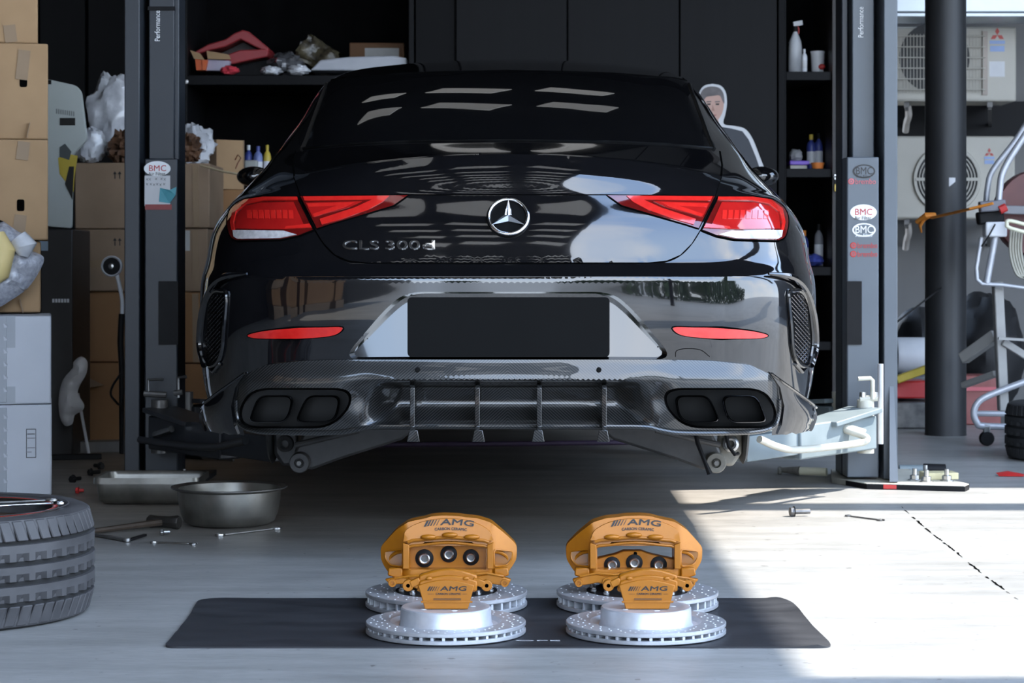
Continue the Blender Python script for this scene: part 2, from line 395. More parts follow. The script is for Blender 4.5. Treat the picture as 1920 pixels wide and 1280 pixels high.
# control joint in the slab, chipped along its length
jp = [fl(1690, 950), fl(1745, 998), fl(1790, 1033), fl(1845, 1078), fl(1915, 1128), fl(2060, 1240)]
b = MB()
for i in range(len(jp) - 1):
    n = 14
    for k in range(n):
        if random.random() < .25: continue
        p, q = jp[i].lerp(jp[i + 1], k / n), jp[i].lerp(jp[i + 1], (k + 1) / n)
        w = random.uniform(.001, .0045); o_ = Vector((random.uniform(-.003, .003), 0, 0)); r = (q - p).cross(Vector((0, 0, 1))).normalized() * w; z = Vector((0, 0, .0012))
        b.add([p - r + o_ + z, p + r + o_ + z, q + r * .6 + z, q - r * .6 + z], [(0, 1, 2, 3)])
b.build('floor_joint', GAPM, floor, smooth=0, label='thin chipped joint line in the concrete')
ROOFH = 4.0
XR = .61 + ROOFH / math.tan(SUN_EL)                # roof edge whose shadow falls along the floor beside the car
YF = 8.25 + ROOFH / SUNDIR.z * SUNDIR.y
YN = 4.47 + ROOFH / SUNDIR.z * SUNDIR.y
ceil = struct('ceiling', MB().box((-3.6, 4.7, ROOFH + .1), (8.8, 16.6, .2)).box(((XR + .8) / 2, (13 + 4.4) / 2, ROOFH + .1), (XR - .8, 13 - 4.4, .2)).box(((XR + 14) / 2, (YF + 13) / 2, ROOFH + .1), (14 - XR, 13 - YF, .2)), CEILM, smooth=0)
for i, cx in enumerate((-1.0, -.29, .42)):
    for j in range(13):
        MB().box((cx, -2.4 + 1.12 * j, ROOFH - .02), (.50, .30, .03), rz=-.38).build('light_panel', PANELM, ceil, smooth=0)
struct('trim_1', MB().box(((XR + 14) / 2, YN - .3, ROOFH + .1), (14 - XR, .6, .2)), BLACKG, smooth=0)  # unseen beam added to shade the nearest strip of floor
yb = 7.59 + ROOFH / SUNDIR.z * SUNDIR.y
struct('trim_2', MB().box(((XR + 14) / 2, yb, ROOFH + .06), (14 - XR, .2, .12)), BLACKG, smooth=0)
struct('wall_left', MB().box((-4.6, -2, 2.25), (.1, 29, 4.5)), BLACKW, smooth=0)
# back wall: charcoal boards left of the shelving, each a panel of its own
YW = 12.3
wb = struct('wall_back', MB().box((-1.55, YW + .06, 2.25), (6.9, .1, 4.5)), BLACKD, smooth=0)
for x0, x1 in ((75, 163), (165, 262)):
    a, c = W(x0, 0, YW).x, W(x1, 0, YW).x
    MB().box(((a + c) / 2, YW - .01, 2.2), (c - a - .008, .03, 4.4)).build('wall_panel', BLACKG, wb, bevel=.004)
wr = struct('wall_rear', MB().box((6.95, 13.05, 2.25), (10.1, .1, 4.5)), GWALL, smooth=0)
struct('wall_right', MB().box((9.5, 9.5, 1.9), (.1, 7, 3.8)), GWALL, smooth=0)  # unseen wall added to keep bright sky out of the car's right flank
# ------------------------------------------------------------------ the car: body surface from cross-curves
XC = (952 - 960) / F * 6.0
R_ = {}
R_['A'] = [(0,6.10,.36),(.25,6.10,.36),(.5,6.12,.36),(.68,6.16,.36),(.78,6.22,.36),(.835,6.32,.36),(.87,6.50,.36),(.895,6.8,.36),(.905,7.6,.36),(.905,8.8,.36),(.89,10,.36),(.80,10.6,.38),(.5,10.9,.40),(0,10.96,.40)]
R_['B'] = [(0,6.055,.47),(.25,6.055,.47),(.5,6.075,.47),(.68,6.12,.47),(.785,6.195,.47),(.857,6.305,.47),(.903,6.485,.47),(.93,6.8,.47),(.94,7.5,.46),(.935,8.8,.46),(.92,10,.46),(.83,10.6,.46),(.5,10.92,.46),(0,10.98,.46)]
R_['C'] = [(0,6.02,.585),(.25,6.025,.585),(.5,6.05,.585),(.68,6.097,.585),(.79,6.175,.585),(.865,6.295,.585),(.915,6.475,.585),(.942,6.8,.585),(.948,7.5,.57),(.943,8.8,.56),(.93,10,.55),(.84,10.6,.54),(.5,10.93,.53),(0,10.99,.53)]
R_['D'] = [(0,5.995,.70),(.25,6.0,.70),(.5,6.027,.70),(.68,6.078,.70),(.79,6.158,.70),(.866,6.285,.70),(.918,6.475,.70),(.944,6.8,.70),(.950,7.5,.68),(.945,8.8,.66),(.93,10,.63),(.84,10.6,.61),(.5,10.93,.60),(0,10.99,.60)]
R_['E'] = [(0,5.99,.8147),(.25,5.995,.8147),(.5,6.025,.8145),(.68,6.08,.814),(.785,6.163,.8135),(.860,6.29,.813),(.912,6.48,.812),(.94,6.8,.81),(.948,7.5,.79),(.943,8.8,.76),(.925,10,.71),(.83,10.6,.68),(.5,10.93,.66),(0,10.98,.66)]
R_['F'] = [(0,6.03,.853),(.25,6.035,.853),(.5,6.062,.853),(.68,6.117,.853),(.78,6.195,.853),(.852,6.318,.853),(.903,6.50,.853),(.932,6.8,.853),(.942,7.5,.84),(.938,8.8,.81),(.92,10,.76),(.82,10.58,.72),(.5,10.91,.71),(0,10.96,.71)]
R_['G'] = [(0,6.062,.95),(.25,6.068,.95),(.5,6.095,.95),(.66,6.145,.95),(.757,6.22,.95),(.828,6.335,.95),(.88,6.50,.95),(.91,6.8,.95),(.926,7.5,.95),(.925,8.8,.92),(.90,10,.85),(.80,10.56,.80),(.5,10.88,.79),(0,10.93,.79)]
R_['H'] = [(0,6.108,1.045),(.25,6.114,1.045),(.48,6.145,1.044),(.64,6.20,1.04),(.725,6.275,1.038),(.79,6.39,1.036),(.835,6.56,1.035),(.862,6.85,1.035),(.885,7.5,1.04),(.89,8.8,1.02),(.87,10,.93),(.77,10.52,.87),(.48,10.84,.85),(0,10.9,.85)]
R_['I'] = [(0,6.16,1.160),(.25,6.175,1.150),(.46,6.22,1.128),(.61,6.31,1.105),(.685,6.39,1.098),(.745,6.50,1.092),(.79,6.64,1.090),(.825,6.92,1.093),(.848,7.5,1.105),(.85,8.8,1.095),(.82,10.0,1.00),(.72,10.45,.93),(.45,10.8,.90),(0,10.86,.90)]
R_['J'] = [(0,6.55,1.223),(.25,6.555,1.220),(.48,6.585,1.212),(.60,6.645,1.206),(.67,6.735,1.203),(.718,6.83,1.200),(.752,6.97,1.196),(.772,7.3,1.19),(.785,8.0,1.19),(.775,8.9,1.18),(.735,9.6,1.14),(.62,9.85,1.13),(.35,9.98,1.14),(0,10.02,1.15)]
R_['K'] = [(0.0,6.88,1.367),(0.2457,6.885,1.3651),(0.4423,6.91,1.3572),(0.6174,6.98,1.3288),(0.6647,7.07,1.3161),(0.6944,7.18,1.3123),(0.7162,7.31,1.3125),(0.727,7.596,1.3186),(0.7322,8.136,1.3263),(0.7194,8.892,1.3246),(0.66,9.35,1.31),(0.55,9.45,1.32),(0.3,9.55,1.34),(0.0,9.58,1.345)]
R_['L'] = [(0.0,7.3,1.4993),(0.2434,7.306,1.4964),(0.4383,7.334,1.488),(0.6046,7.402,1.4723),(0.6298,7.47,1.4662),(0.6457,7.572,1.4635),(0.6591,7.719,1.4651),(0.6673,7.923,1.4701),(0.6706,8.32,1.479),(0.6485,8.83,1.4786),(0.6,9.05,1.48),(0.5,9.12,1.49),(0.28,9.18,1.51),(0.0,9.2,1.515)]
R_['M'] = [(0.0,7.739,1.5749),(0.2449,7.739,1.5701),(0.4116,7.762,1.5586),(0.5197,7.796,1.5483),(0.5497,7.853,1.5431),(0.567,7.911,1.5409),(0.5777,7.991,1.5409),(0.5816,8.083,1.542),(0.5789,8.312,1.5457),(0.5567,8.599,1.5459),(0.5178,8.713,1.5521),(0.4287,8.794,1.5629),(0.2495,8.851,1.5784),(0.0,8.862,1.5816)]
R_['N'] = [(0.0,8.15,1.5949),(0.0988,8.15,1.5939),(0.1581,8.161,1.5931),(0.1878,8.184,1.5923),(0.1978,8.207,1.5926),(0.2028,8.229,1.5928),(0.2078,8.263,1.5932),(0.208,8.32,1.5939),(0.2082,8.377,1.5945),(0.1984,8.433,1.5951),(0.1886,8.456,1.5954),(0.1589,8.479,1.5966),(0.0993,8.49,1.5977),(0.0,8.49,1.5987)]
for c in range(4):
    x, d, z = R_['G'][c]; R_['G'][c] = (x, d - (.008, .008, .006, .0)[c], z)
    x, d, z = R_['H'][c]; R_['H'][c] = (x, d - (.006, .006, .004, 0)[c], z)
R_['P'] = []
for c, (a, b) in enumerate(zip(R_['H'], R_['I'])):
    q = [(u + v) / 2 for u, v in zip(a, b)]; q[1] -= (.016, .016, .013, .007)[c] if c < 4 else 0
    R_['P'].append(tuple(q))
RN = 'ABCDEFGHPIJKLMN'; NC = 14; SU, SV = 10, 9
CREASE = {'F': 1.0, 'H': .5, 'E': 1.0, 'I': 1.0, 'J': 1.0, 'L': .5}
def hermite(P, t, m0, m1, p0, p1, h):
    a, b, c, d = 2 * t ** 3 - 3 * t ** 2 + 1, t ** 3 - 2 * t ** 2 + t, -2 * t ** 3 + 3 * t ** 2, t ** 3 - t ** 2
    return a * p0 + b * h * m0 + c * p1 + d * h * m1
def row_dense(row):
    P = np.array(row, float)
    h = np.r_[np.linalg.norm(np.diff(P, axis=0), axis=1)]
    # natural tangents by weighted differences; mirrored at both ends
    ext = np.vstack([P[1] * (-1, 1, 1), P, P[-2] * (-1, 1, 1)]); hh = np.r_[h[0], h, h[-1]]
    T = []
    for i in range(NC):
        d0 = (ext[i + 1] - ext[i]) / hh[i]; d1 = (ext[i + 2] - ext[i + 1]) / hh[i + 1]
        T.append((d0 * hh[i + 1] + d1 * hh[i]) / (hh[i] + hh[i + 1]))
    o = []
    for i in range(NC - 1):
        for k in range(SU): o.append(hermite(P, k / SU, T[i], T[i + 1], P[i], P[i + 1], h[i]))
    o.append(P[-1]); return np.array(o)
D = np.array([row_dense(R_[r]) for r in RN])           # rows x columns x 3
NR, ND = D.shape[0], D.shape[1]
xs = D[:, :, 0]
S = []
h = np.linalg.norm(np.diff(D, axis=0), axis=2)          # per-column spacing
T_in, T_out = np.zeros_like(D), np.zeros_like(D)
for i in range(NR):
    if i == 0: m = (D[1] - D[0]) / h[0][:, None]; T_in[i] = T_out[i] = m; continue
    if i == NR - 1: m = (D[-1] - D[-2]) / h[-1][:, None]; T_in[i] = T_out[i] = m; continue
    d0, d1 = (D[i] - D[i - 1]) / h[i - 1][:, None], (D[i + 1] - D[i]) / h[i][:, None]
    m = (d0 * h[i][:, None] + d1 * h[i - 1][:, None]) / (h[i] + h[i - 1])[:, None]
    w = np.array([CREASE.get(RN[i], 0) * (1 - sst(.60, .80, x / 1.0)) if RN[i] in 'E' else CREASE.get(RN[i], 0) * (1 - sst(.56, .70, x)) for x in xs[i]])
    w[ND // 2 + 20:] = 0
    w = w[:, None]; T_in[i] = m * (1 - w) + d0 * w; T_out[i] = m * (1 - w) + d1 * w
for i in range(NR - 1):
    for k in range(SV): S.append(hermite(None, k / SV, T_out[i], T_in[i + 1], D[i], D[i + 1], h[i][:, None]))
S.append(D[-1]); S = np.array(S)                        # fine half surface
GR, GC = S.shape[0], 2 * ND - 2                         # closed ring of columns
full = np.zeros((GR, GC, 3))
full[:, :ND] = S
for j in range(ND, GC): full[:, j] = S[:, 2 * ND - 2 - j] * (-1, 1, 1)
full[:, :, 0] += XC
V = [Vector(p) for p in full.reshape(-1, 3)]
def cell(i, j): return (i * GC + j, i * GC + (j + 1) % GC, (i + 1) * GC + (j + 1) % GC, (i + 1) * GC + j)
cells = [(i, j) for i in range(GR - 1) for j in range(GC)]
FQ = [cell(i, j) for i, j in cells]
BV = BVHTree.FromPolygons(V, FQ)
VN = [Vector() for _ in V]
for f in FQ:
    n = (V[f[2]] - V[f[0]]).cross(V[f[3]] - V[f[1]])
    for q in f: VN[q] += n
VN = [n.normalized() for n in VN]
EYE = Vector((0, 0, H))
def hit(X, Y):
    """point and outward normal where a sight line through a pixel meets the body"""
    dr = (W(X, Y, 6) - EYE).normalized(); p, n, i, ds = BV.ray_cast(EYE, dr)
    if p is None: return None, None
    q = FQ[i]; w = poly_3d_calc([V[k] for k in q], p); nn = Vector()
    for k, ww in zip(q, w): nn += VN[k] * ww
    nn.normalize()
    if nn.dot(dr) > 0: nn = -nn
    return p, nn
car = root('car', (XC, 8.4, 0), 'black four-door coupe with carbon rear diffuser raised on the two-post lift', 'car')
REC = rounded([(762, 547), (1146, 547), (1184, 577), (1264, 673), (642, 673), (724, 577)], 34, 6)
REC[0:0] = []
EXH = rounded([(1246, 727), (1432, 727), (1459, 768), (1450, 803), (1284, 803), (1244, 762)], 34, 6)
def mirror(poly): return [(1904 - x, y) for x, y in poly][::-1]
def grow(poly, d):
    cx = sum(p[0] for p in poly) / len(poly); cy = sum(p[1] for p in poly) / len(poly); o = []
    for x, y in poly:
        l = math.hypot(x - cx, y - cy); o.append((cx + (x - cx) * (1 + d / l), cy + (y - cy) * (1 + d / l)))
    return o
RECG = grow(REC, 9)
DSH = [(952, 684), (1335, 686), (1400, 694), (1432, 710), (1448, 740), (1452, 770), (1446, 810), (458, 810), (452, 770), (456, 740), (472, 710), (504, 694), (569, 686)]
side_cells, shell, roofc = {'rear_window': [], 'side_window': [], 'windshield': []}, [], []
rJ, rL = RN.index('J') * SV, RN.index('L') * SV
for (i, j), f in zip(cells, FQ):
    jj = j if j < ND - 1 else GC - 1 - j
    if rJ <= i < rL and jj < 3 * SU: side_cells['rear_window'].append(f); continue
    if rJ + 1 <= i < rL - 2 and 6 * SU + 2 <= jj < 9 * SU + 4: side_cells['side_window'].append(f); continue
    if rJ <= i < rL and jj >= 10 * SU + 3: side_cells['windshield'].append(f); continue
    c = (V[f[0]] + V[f[2]]) / 2; X, Y = PX(c)
    if c.y < 6.45 and Y > 676 and inpoly(X, min(Y, 800), DSH): continue
    if c.y < 6.45 and 530 < Y and inpoly(X, Y, RECG): continue
    shell.append(f)
def sub(faces):
    b = MB(); mp = {}
    for f in faces:
        for q in f:
            if q not in mp: mp[q] = len(b.v); b.v.append(tuple(V[q]))
        b.f.append(tuple(mp[q] for q in f))
    return b
sb = sub(shell)
sb.build('body_shell', PAINT, car, smooth=40, recalc=True)
roofring = MB().add([V[(GR - 1) * GC + j] for j in range(GC)], [tuple(range(GC))]); roofring.build('roof_top', PAINT, car)
for k, fs in side_cells.items():
    if k == 'side_window':
        for s in (-1, 1): sub([f for f in fs if (V[f[0]].x - XC) * s > 0]).build(k, TINT, car)
    else: sub(fs).build(k, TINT, car)

def patch(name, poly, m, parent, off=.003, skirt=.008, step=7, holes=(), offn=None, smooth=60, label=None, kind=None):
    """a panel that follows the body, cut to an outline, standing off by off(metres) with a turned-in edge"""
    vs, tr, loops = fillmesh(poly, step, holes)
    P, Q = [], []
    for x, y in vs:
        p, n = hit(x, y)
        if p is None or p.y > 9: # outline slipped past the silhouette: take the nearest point of the body
            q = W(x, y, 6.5); p, n, i, _ = BV.find_nearest(q)
            n = VN[FQ[i][0]]
        o = offn(x, y) if offn else off
        P.append(p + n * o); Q.append(p - n * skirt)
    b = MB(); b.v = [tuple(p) for p in P]; b.f = list(tr)
    if skirt is not None:
        for lp in loops:
            o = len(b.v); b.v += [tuple(Q[i]) for i in lp]; n = len(lp)
            b.f += [(lp[i], lp[(i + 1) % n], o + (i + 1) % n, o + i) for i in range(n)]
    return b.build(name, m, parent, smooth=smooth, label=label, kind=kind)
def onbody(pts, off=.0, px=5, closed=False):
    o = []
    for x, y in densify(pts, px, closed):
        p, n = hit(x, y)
        if p is not None: o.append(p + n * off)
    return o
def sym(right): return right, mirror(right)

# bumper cover with the number-plate recess cut out of it
bl = [(952 - 470 + i * 10, 519) for i in range(95)]
bo = bl + [(1422, 600), (1422, 660)] + [(1400, 674), (1300, 676), (604, 676), (504, 674), (482, 660), (482, 600)]
patch('bumper_cover', bo, PAINT, car, step=6.5, holes=[REC], offn=lambda x, y: lerp(.0030, -.0040, sst(380, 440, abs(x - 952))) * sst(517, 523, y), skirt=.03)
# recess: back panel leaning out at its foot, and walls
def rec_pt(x, y): return W(x, y, lerp(6.066, 6.042, (y - 547) / 126) + .02 * ((x - 952) / 300) ** 2)
vs, tr, lp = fillmesh(grow(REC, 6), 9)
b = MB(); b.v = [tuple(rec_pt(*v)) for v in vs]; b.f = tr; b.build('plate_recess', PAINT, car, smooth=60)
b = MB(); R2 = densify(REC, 6); n = len(R2)
for x, y in R2:
    p, nn = hit(x, y); b.v.append(tuple(p + nn * .003))
for x, y in R2:
    cx, cy = 952 + (x - 952) * .965, 612 + (y - 612) * .95
    b.v.append(tuple(rec_pt(cx, cy) + Vector((0, .004, 0))))
b.f = [(i, (i + 1) % n, n + (i + 1) % n, n + i) for i in range(n)]
b.build('recess_wall', PAINT, car, smooth=60)
pl = MB().prism(rounded([(764, 557), (1143, 557), (1143, 669), (764, 669)], 9, 4), 5.998, 6.045, lambda u, v, d: W(u, v, d))
pl.build('number_plate', PLATE, car, smooth=30, label='blank black number plate')

# boot lid: the outer skin below its lip
def lipY(X): return 290 + 41 * ((X - 952) / 400) ** 2
right = [(1352, 332), (1345, 352), (1335, 382), (1325, 405), (1313, 430), (1296, 457), (1275, 478), (1250, 489), (1215, 493)]
lid = [(X, lipY(X) + 1.5) for X in range(560, 1351, 10)] + right + mirror(right)
patch('boot_lid', lid, PAINT, car, off=.0035, skirt=.01, step=7)
GAPL = [(1350, 284), (1354, 310)] + smoothline(right, 4) + [(952, 494)]
for s in (GAPL, mirror(GAPL)):
    q = onbody(s, -.0006)
    MB().tube(q, .0032, 6).build('boot_gap', GAPM, car)
MB().tube(onbody([(760, 366), (1144, 366)], .0034), .0018, 6).build('boot_groove', GAPM, car)
MB().tube(onbody([(608, 153), (640, 146), (760, 137), (952, 132), (1144, 137), (1264, 146), (1296, 153)], -.001), .004, 6).build('roof_gap', GAPM, car)
for s in (1, -1):
    q = [(952 + s * (x - 952), y) for x, y in ((1338, 280), (1330, 262), (1318, 228), (1306, 196), (1292, 158))]
    MB().tube(onbody(q, .001), .006, 6).build('window_seal', TRIMB, car)
    q = [(952 + s * (x - 952), y) for x, y in ((1340, 279), (1250, 271), (1140, 266), (952, 264))]
    MB().tube(onbody(q, .001), .0045, 6).build('window_seal', TRIMB, car)
    q = [(952 + s * (x - 952), y) for x, y in ((1284, 150), (1272, 140), (1262, 131))]
    MB().tube(onbody(q, 0), .003, 6).build('roof_strip', GAPM, car)
# ------------------------------------------------------------------ car: carbon diffuser
def base_d(X, Y):
    p, n = hit(X, min(Y, 812)); return p.y if p is not None and p.y < 8 else 6.3
def diff_off(X, Y):
    a = abs(X - 952); ch = 1 - sst(190, 262, a - (Y - 720) * .35)
    if Y < 712: o = lerp(.004, .032, sst(672, 712, Y) * .35 + (Y - 672) / 40 * .65)
    else:
        outer = lerp(.032, .052, (Y - 712) / 100)
        inner = lerp(.034, -.055, sst(712, 726, Y)) + .080 * max(0, min(1, (Y - 750) / 46)) ** 1.6; inner = lerp(inner, .050, sst(794, 800, Y))
        o = lerp(outer, inner, ch)
    # soft hollow between the centre channel and the tailpipe opening
    o -= .016 * math.exp(-(((a - 268) / 34) ** 2 + ((Y - 745) / 30) ** 2))
    return lerp(o, .004, sst(488, 512, a))
def diff_pt(X, Y, extra=0): return W(X, Y, base_d(X, Y) - diff_off(X, Y) - extra)
dr = [(952, 674), (1240, 674), (1335, 676), (1407, 684), (1443, 701), (1458, 724), (1462, 753), (1459, 785), (1450, 804), (1422, 811), (1371, 814), (1278, 814), (1238, 808), (1210, 802), (1141, 801), (952, 801)]
dout = dr + [(1904 - x, y) for x, y in dr[::-1]][1:-1]
vs, tr, lps = fillmesh(dout, 5.5, [EXH, mirror(EXH)])
b = MB(); b.v = [tuple(diff_pt(x, y)) for x, y in vs]; b.f = list(tr)
for lp in lps[:1]:
    o = len(b.v); b.v += [tuple(Vector(b.v[i]) + Vector((0, .03, 0))) for i in lp]; n = len(lp)
    b.f += [(lp[i], lp[(i + 1) % n], o + (i + 1) % n, o + i) for i in range(n)]
diff = b.build('diffuser', CARBON, car, smooth=50, label='carbon fibre weave')
lip = smoothline([(509, 752), (508, 778), (500, 800), (474, 811), (419, 814.5), (326, 814.5), (286, 809), (258, 803), (189, 802), (0, 802.5)], 6)
lp = [(952 + x, y) for x, y in lip] + [(952 - x, y) for x, y in lip[::-1]][1:]
q = []
for x, y in lp: q.append(diff_pt(x, y - 3, .006))
MB().tube(q, .0062, 8, flat=1).build('diffuser_lip', CARBON, diff)
# fins
for i, a in enumerate((-179, -57, 59, 181)):
    X = 952 + a; b = MB()
    prof = [(720, 6.075), (722, 5.99), (727, 5.972), (800, 5.990), (806, 5.972), (828, 5.982), (828, 6.02), (806, 6.05), (790, 6.08)]
    def fin(x0, x1, pr):
        vv = [W(x0, y, d) for y, d in pr] + [W(x1, y, d) for y, d in pr]; n = len(pr)
        return vv, [tuple(range(n)), tuple(range(2 * n - 1, n - 1, -1))] + [(k, (k + 1) % n, n + (k + 1) % n, n + k) for k in range(n)]
    b.add(*fin(X - 4.5, X + 4.5, prof)); b.build('fin', CARBON, diff, bevel=.0015)
    s = 1 if a > 0 else -1
    foot = MB().add([W(X - 6 - 4 * (s > 0), 806, 5.968), W(X + 6 + 4 * (s < 0), 806, 5.968), W(X + 12 - 2 * s, 828, 5.972), W(X - 12 - 2 * s, 828, 5.972), W(X - 6 - 4 * (s > 0), 806, 6.03), W(X + 6 + 4 * (s < 0), 806, 6.03), W(X + 12 - 2 * s, 828, 6.02), W(X - 12 - 2 * s, 828, 6.02)],
        [(0, 3, 2, 1), (4, 5, 6, 7), (0, 1, 5, 4), (1, 2, 6, 5), (2, 3, 7, 6), (3, 0, 4, 7)])
    foot.build('fin_foot', CARBON, diff, bevel=.002)
for X in (783, 1123):
    c = diff_pt(X, 693, .003)
    MB().lathe([(.0001, -.0035), (.0062, -.003), (.0072, 0), (.0072, .006)], 14, c, 'Y').build('parking_sensor', PLATE, diff)
# tailpipes
for s in (1, -1):
    ex = EXH if s > 0 else mirror(EXH)
    R2 = densify(ex, 6); n = len(R2); b = MB()
    cx, cy = sum(p[0] for p in R2) / n, sum(p[1] for p in R2) / n
    for x, y in R2: b.v.append(tuple(diff_pt(x, y)))
    for x, y in R2: b.v.append(tuple(diff_pt(cx + (x - cx) * .97, cy + (y - cy) * .94) + Vector((0, .018, 0))))
    for x, y in R2: b.v.append(tuple(W(cx + (x - cx) * .95, cy + (y - cy) * .90, 6.17)))
    b.f = [(k * n + i, k * n + (i + 1) % n, (k + 1) * n + (i + 1) % n, (k + 1) * n + i) for k in (0, 1) for i in range(n)] + [tuple(2 * n + i for i in range(n))]
    sur = b.build('exhaust_surround', TRIMB, car, smooth=40)
    for pp in ([(1264, 741), (1329, 741), (1350, 787), (1342, 792), (1285, 792), (1271, 780)], [(1352, 741), (1420, 741), (1438, 787), (1431, 792), (1371, 793), (1359, 776)]):
        po = rounded(pp, 16, 5); po = po if s > 0 else mirror(po)
        po = densify(po, 4); n = len(po); cx, cy = sum(p[0] for p in po) / n, sum(p[1] for p in po) / n
        b = MB(); rings = ((1, 6.16), (1, 6.055), (.985, 6.045), (.955, 6.043), (.93, 6.05), (.90, 6.12), (.86, 6.30))
        for sc, d in rings:
            for x, y in po: b.v.append(tuple(W(cx + (x - cx) * sc, cy + (y - cy) * sc, d)))
        b.f = [(k * n + i, k * n + (i + 1) % n, (k + 1) * n + (i + 1) % n, (k + 1) * n + i) for k in range(4) for i in range(n)]
        tp = b.build('tailpipe', DCHROME, sur, smooth=50)
        b2 = MB(); b2.v = b.v[4 * n:]; b2.f = [(k * n + i, k * n + (i + 1) % n, (k + 1) * n + (i + 1) % n, (k + 1) * n + i) for k in range(2) for i in range(n)] + [tuple(2 * n + i for i in range(n))]
        b2.build('tailpipe_bore', GAPM, sur, smooth=50)
# corner winglets under the side vents
cw = [(1446, 703), (1463, 716), (1486, 734), (1512, 760), (1526, 782), (1519, 802), (1494, 815), (1456, 813), (1463, 795), (1467, 760), (1461, 726)]
for s in (1, -1):
    po = cw if s > 0 else mirror(cw)
    patch('corner_winglet', po, PAINT, car, step=6, offn=lambda x, y:   .004 + .04 * sst(500, 575, abs(x - 952)) * sst(700, 790, y), skirt=.0)
    e_ = [(952 + s * (x - 952), y) for x, y in smoothline([(1443, 699), (1463, 714), (1486, 732), (1512, 758), (1525, 780)], 4)]
    MB().tube([hit(x, y)[0] + hit(x, y)[1] * (.006 + .04 * sst(500, 575, abs(x - 952)) * sst(700, 790, y)) for x, y in e_ if hit(x, y)[0] is not None and hit(x, y)[0].y < 8], .004, 6).build('winglet_edge', PAINT, car)
# side vents with mesh
vent = smoothline([(1477, 552), (1486, 545), (1500, 546), (1512, 566), (1519, 610), (1520, 650), (1512, 684), (1495, 681), (1485, 656), (1481, 610)], 4, True)
for s in (1, -1):
    po = vent if s > 0 else mirror(vent)
    ve = patch('side_vent', po, TRIMB, car, off=.002, step=6, skirt=.004)
    MB().tube(onbody(po, .004, 5, True), .0065, 7, closed=True).build('vent_rim', PAINT, ve)
    b = MB(); ins = grow(po, -7)
    for k in range(-14, 30):
        for sl in (1, -1):
            run = []
            for t in range(0, 60):
                x = 1475 + t; y = 540 + k * 8 + sl * (t - 20) * 1.15
                x = x if s > 0 else 1904 - x
                if inpoly(x, y, ins):
                    p, n = hit(x, y)
                    if p is not None: run.append(p + n * .005)
            if len(run) > 4: b.tube(run[::3] + [run[-1]], .0013, 4)
    b.build('vent_mesh', DCHROME, ve, kind='stuff')
    cp = [(952 + s * (x - 952), y) for x, y in smoothline([(1437, 516), (1462, 518), (1482, 523), (1498, 535), (1510, 556), (1519, 590), (1523, 625), (1522, 655), (1514, 684)], 5)]
    pts = []
    for x, y in cp:
        p, n = hit(x, y)
        if p is not None and p.y < 8: pts.append(p + n * .010)
    MB().tube(pts, [lerp(.004, .011, min(1, i / 8)) for i in range(len(pts))], 8).build('canard', PAINT, car)
    tr_ = [(952 + s * (x - 952), y) for x, y in ((1490, 682), (1502, 697), (1511, 686))]
    MB().tube(onbody(tr_, .004, 4), .005, 6).build('canard_foot', PAINT, car)
# reflectors
rf = smoothline([(1262, 613), (1300, 613), (1340, 614), (1400, 619), (1436, 627), (1425, 633), (1380, 634), (1325, 633), (1276, 627)], 4, True)
for s in (1, -1):
    po = rf if s > 0 else mirror(rf)
    patch('reflector', po, REDB, car, off=.006, step=5, skirt=.004, smooth=40)
    MB().tube(onbody(grow(po, 2), .0025, 6, True), .0022, 5, closed=True).build('reflector_seal', GAPM, car)
# tow-eye cover
MB().tube(onbody(smoothline([(1266, 668), (1268, 657), (1284, 653), (1312, 655), (1330, 668)], 4), .003), .0012, 5).build('tow_cover_gap', GAPM, car)

# ------------------------------------------------------------------ car: tail lights
innerL = [(1137, 367), (1240, 368), (1340, 370)] + [(1309, 430), (1284, 422), (1221, 404), (1165, 387)]
outerL = [(1346, 370)] + smoothline([(1409, 370), (1446, 375), (1470, 392), (1477, 417), (1471, 444), (1459, 452)], 4) + [(1377, 450), (1343, 443), (1315, 432)]
for s in (1, -1):
    m_ = (lambda q: q) if s > 0 else mirror
    tl = patch('tail_light', m_(outerL), REDD, car, off=.004, step=6, skirt=.004)
    P = lambda nm, poly, m, off: patch(nm, m_(poly), m, tl, off=off, step=6, skirt=.001)
    P('red_lens', [(1352, 381), (1412, 382), (1440, 388), (1457, 402), (1460, 430), (1368, 431), (1330, 429)], REDL, .0065)
    P('light_guide', [(1345, 371.5), (1409, 372), (1443, 377), (1464, 393), (1469, 418), (1466, 433), (1461, 433), (1463, 418), (1458, 398), (1440, 384), (1408, 378), (1344, 377)], REDB, .0075)
    P('light_guide', [(1322, 421), (1366, 426), (1368, 430), (1318, 428)], REDB, .0075)
    P('reversing_lens', [(1346, 441), (1370, 434), (1464, 433), (1462, 445), (1455, 449), (1378, 447.5)], CLEARL, .0078)
    for k in range(8):
        x = 1353 + k * 11
        P('lamp_cell', [(x, 396), (x + 8, 396), (x + 7, 412), (x - 1, 412)], REDB, .0078)
    MB().tube(onbody(m_(outerL), .003, 6, True), .0028, 5, closed=True).build('lens_seal', GAPM, tl)
    tl = patch('tail_light', m_(innerL), REDD, car, off=.0065, step=6, skirt=.004)
    P('light_guide', [(1174, 369.5), (1334, 371.5), (1331, 379), (1206, 377), (1238, 392), (1303, 413), (1299, 423), (1262, 413), (1214, 396), (1186, 381)], REDB, .009)
    P('red_lens', [(1224, 380), (1329, 383), (1316, 409), (1250, 392)], REDL, .0085)
    P('light_guide', [(1238, 382), (1326, 385), (1323, 391), (1272, 389), (1316, 404), (1313, 409), (1255, 391)], REDB, .0095)
    MB().tube(onbody(m_(innerL), .005, 6, True), .0022, 5, closed=True).build('lens_seal', GAPM, tl)

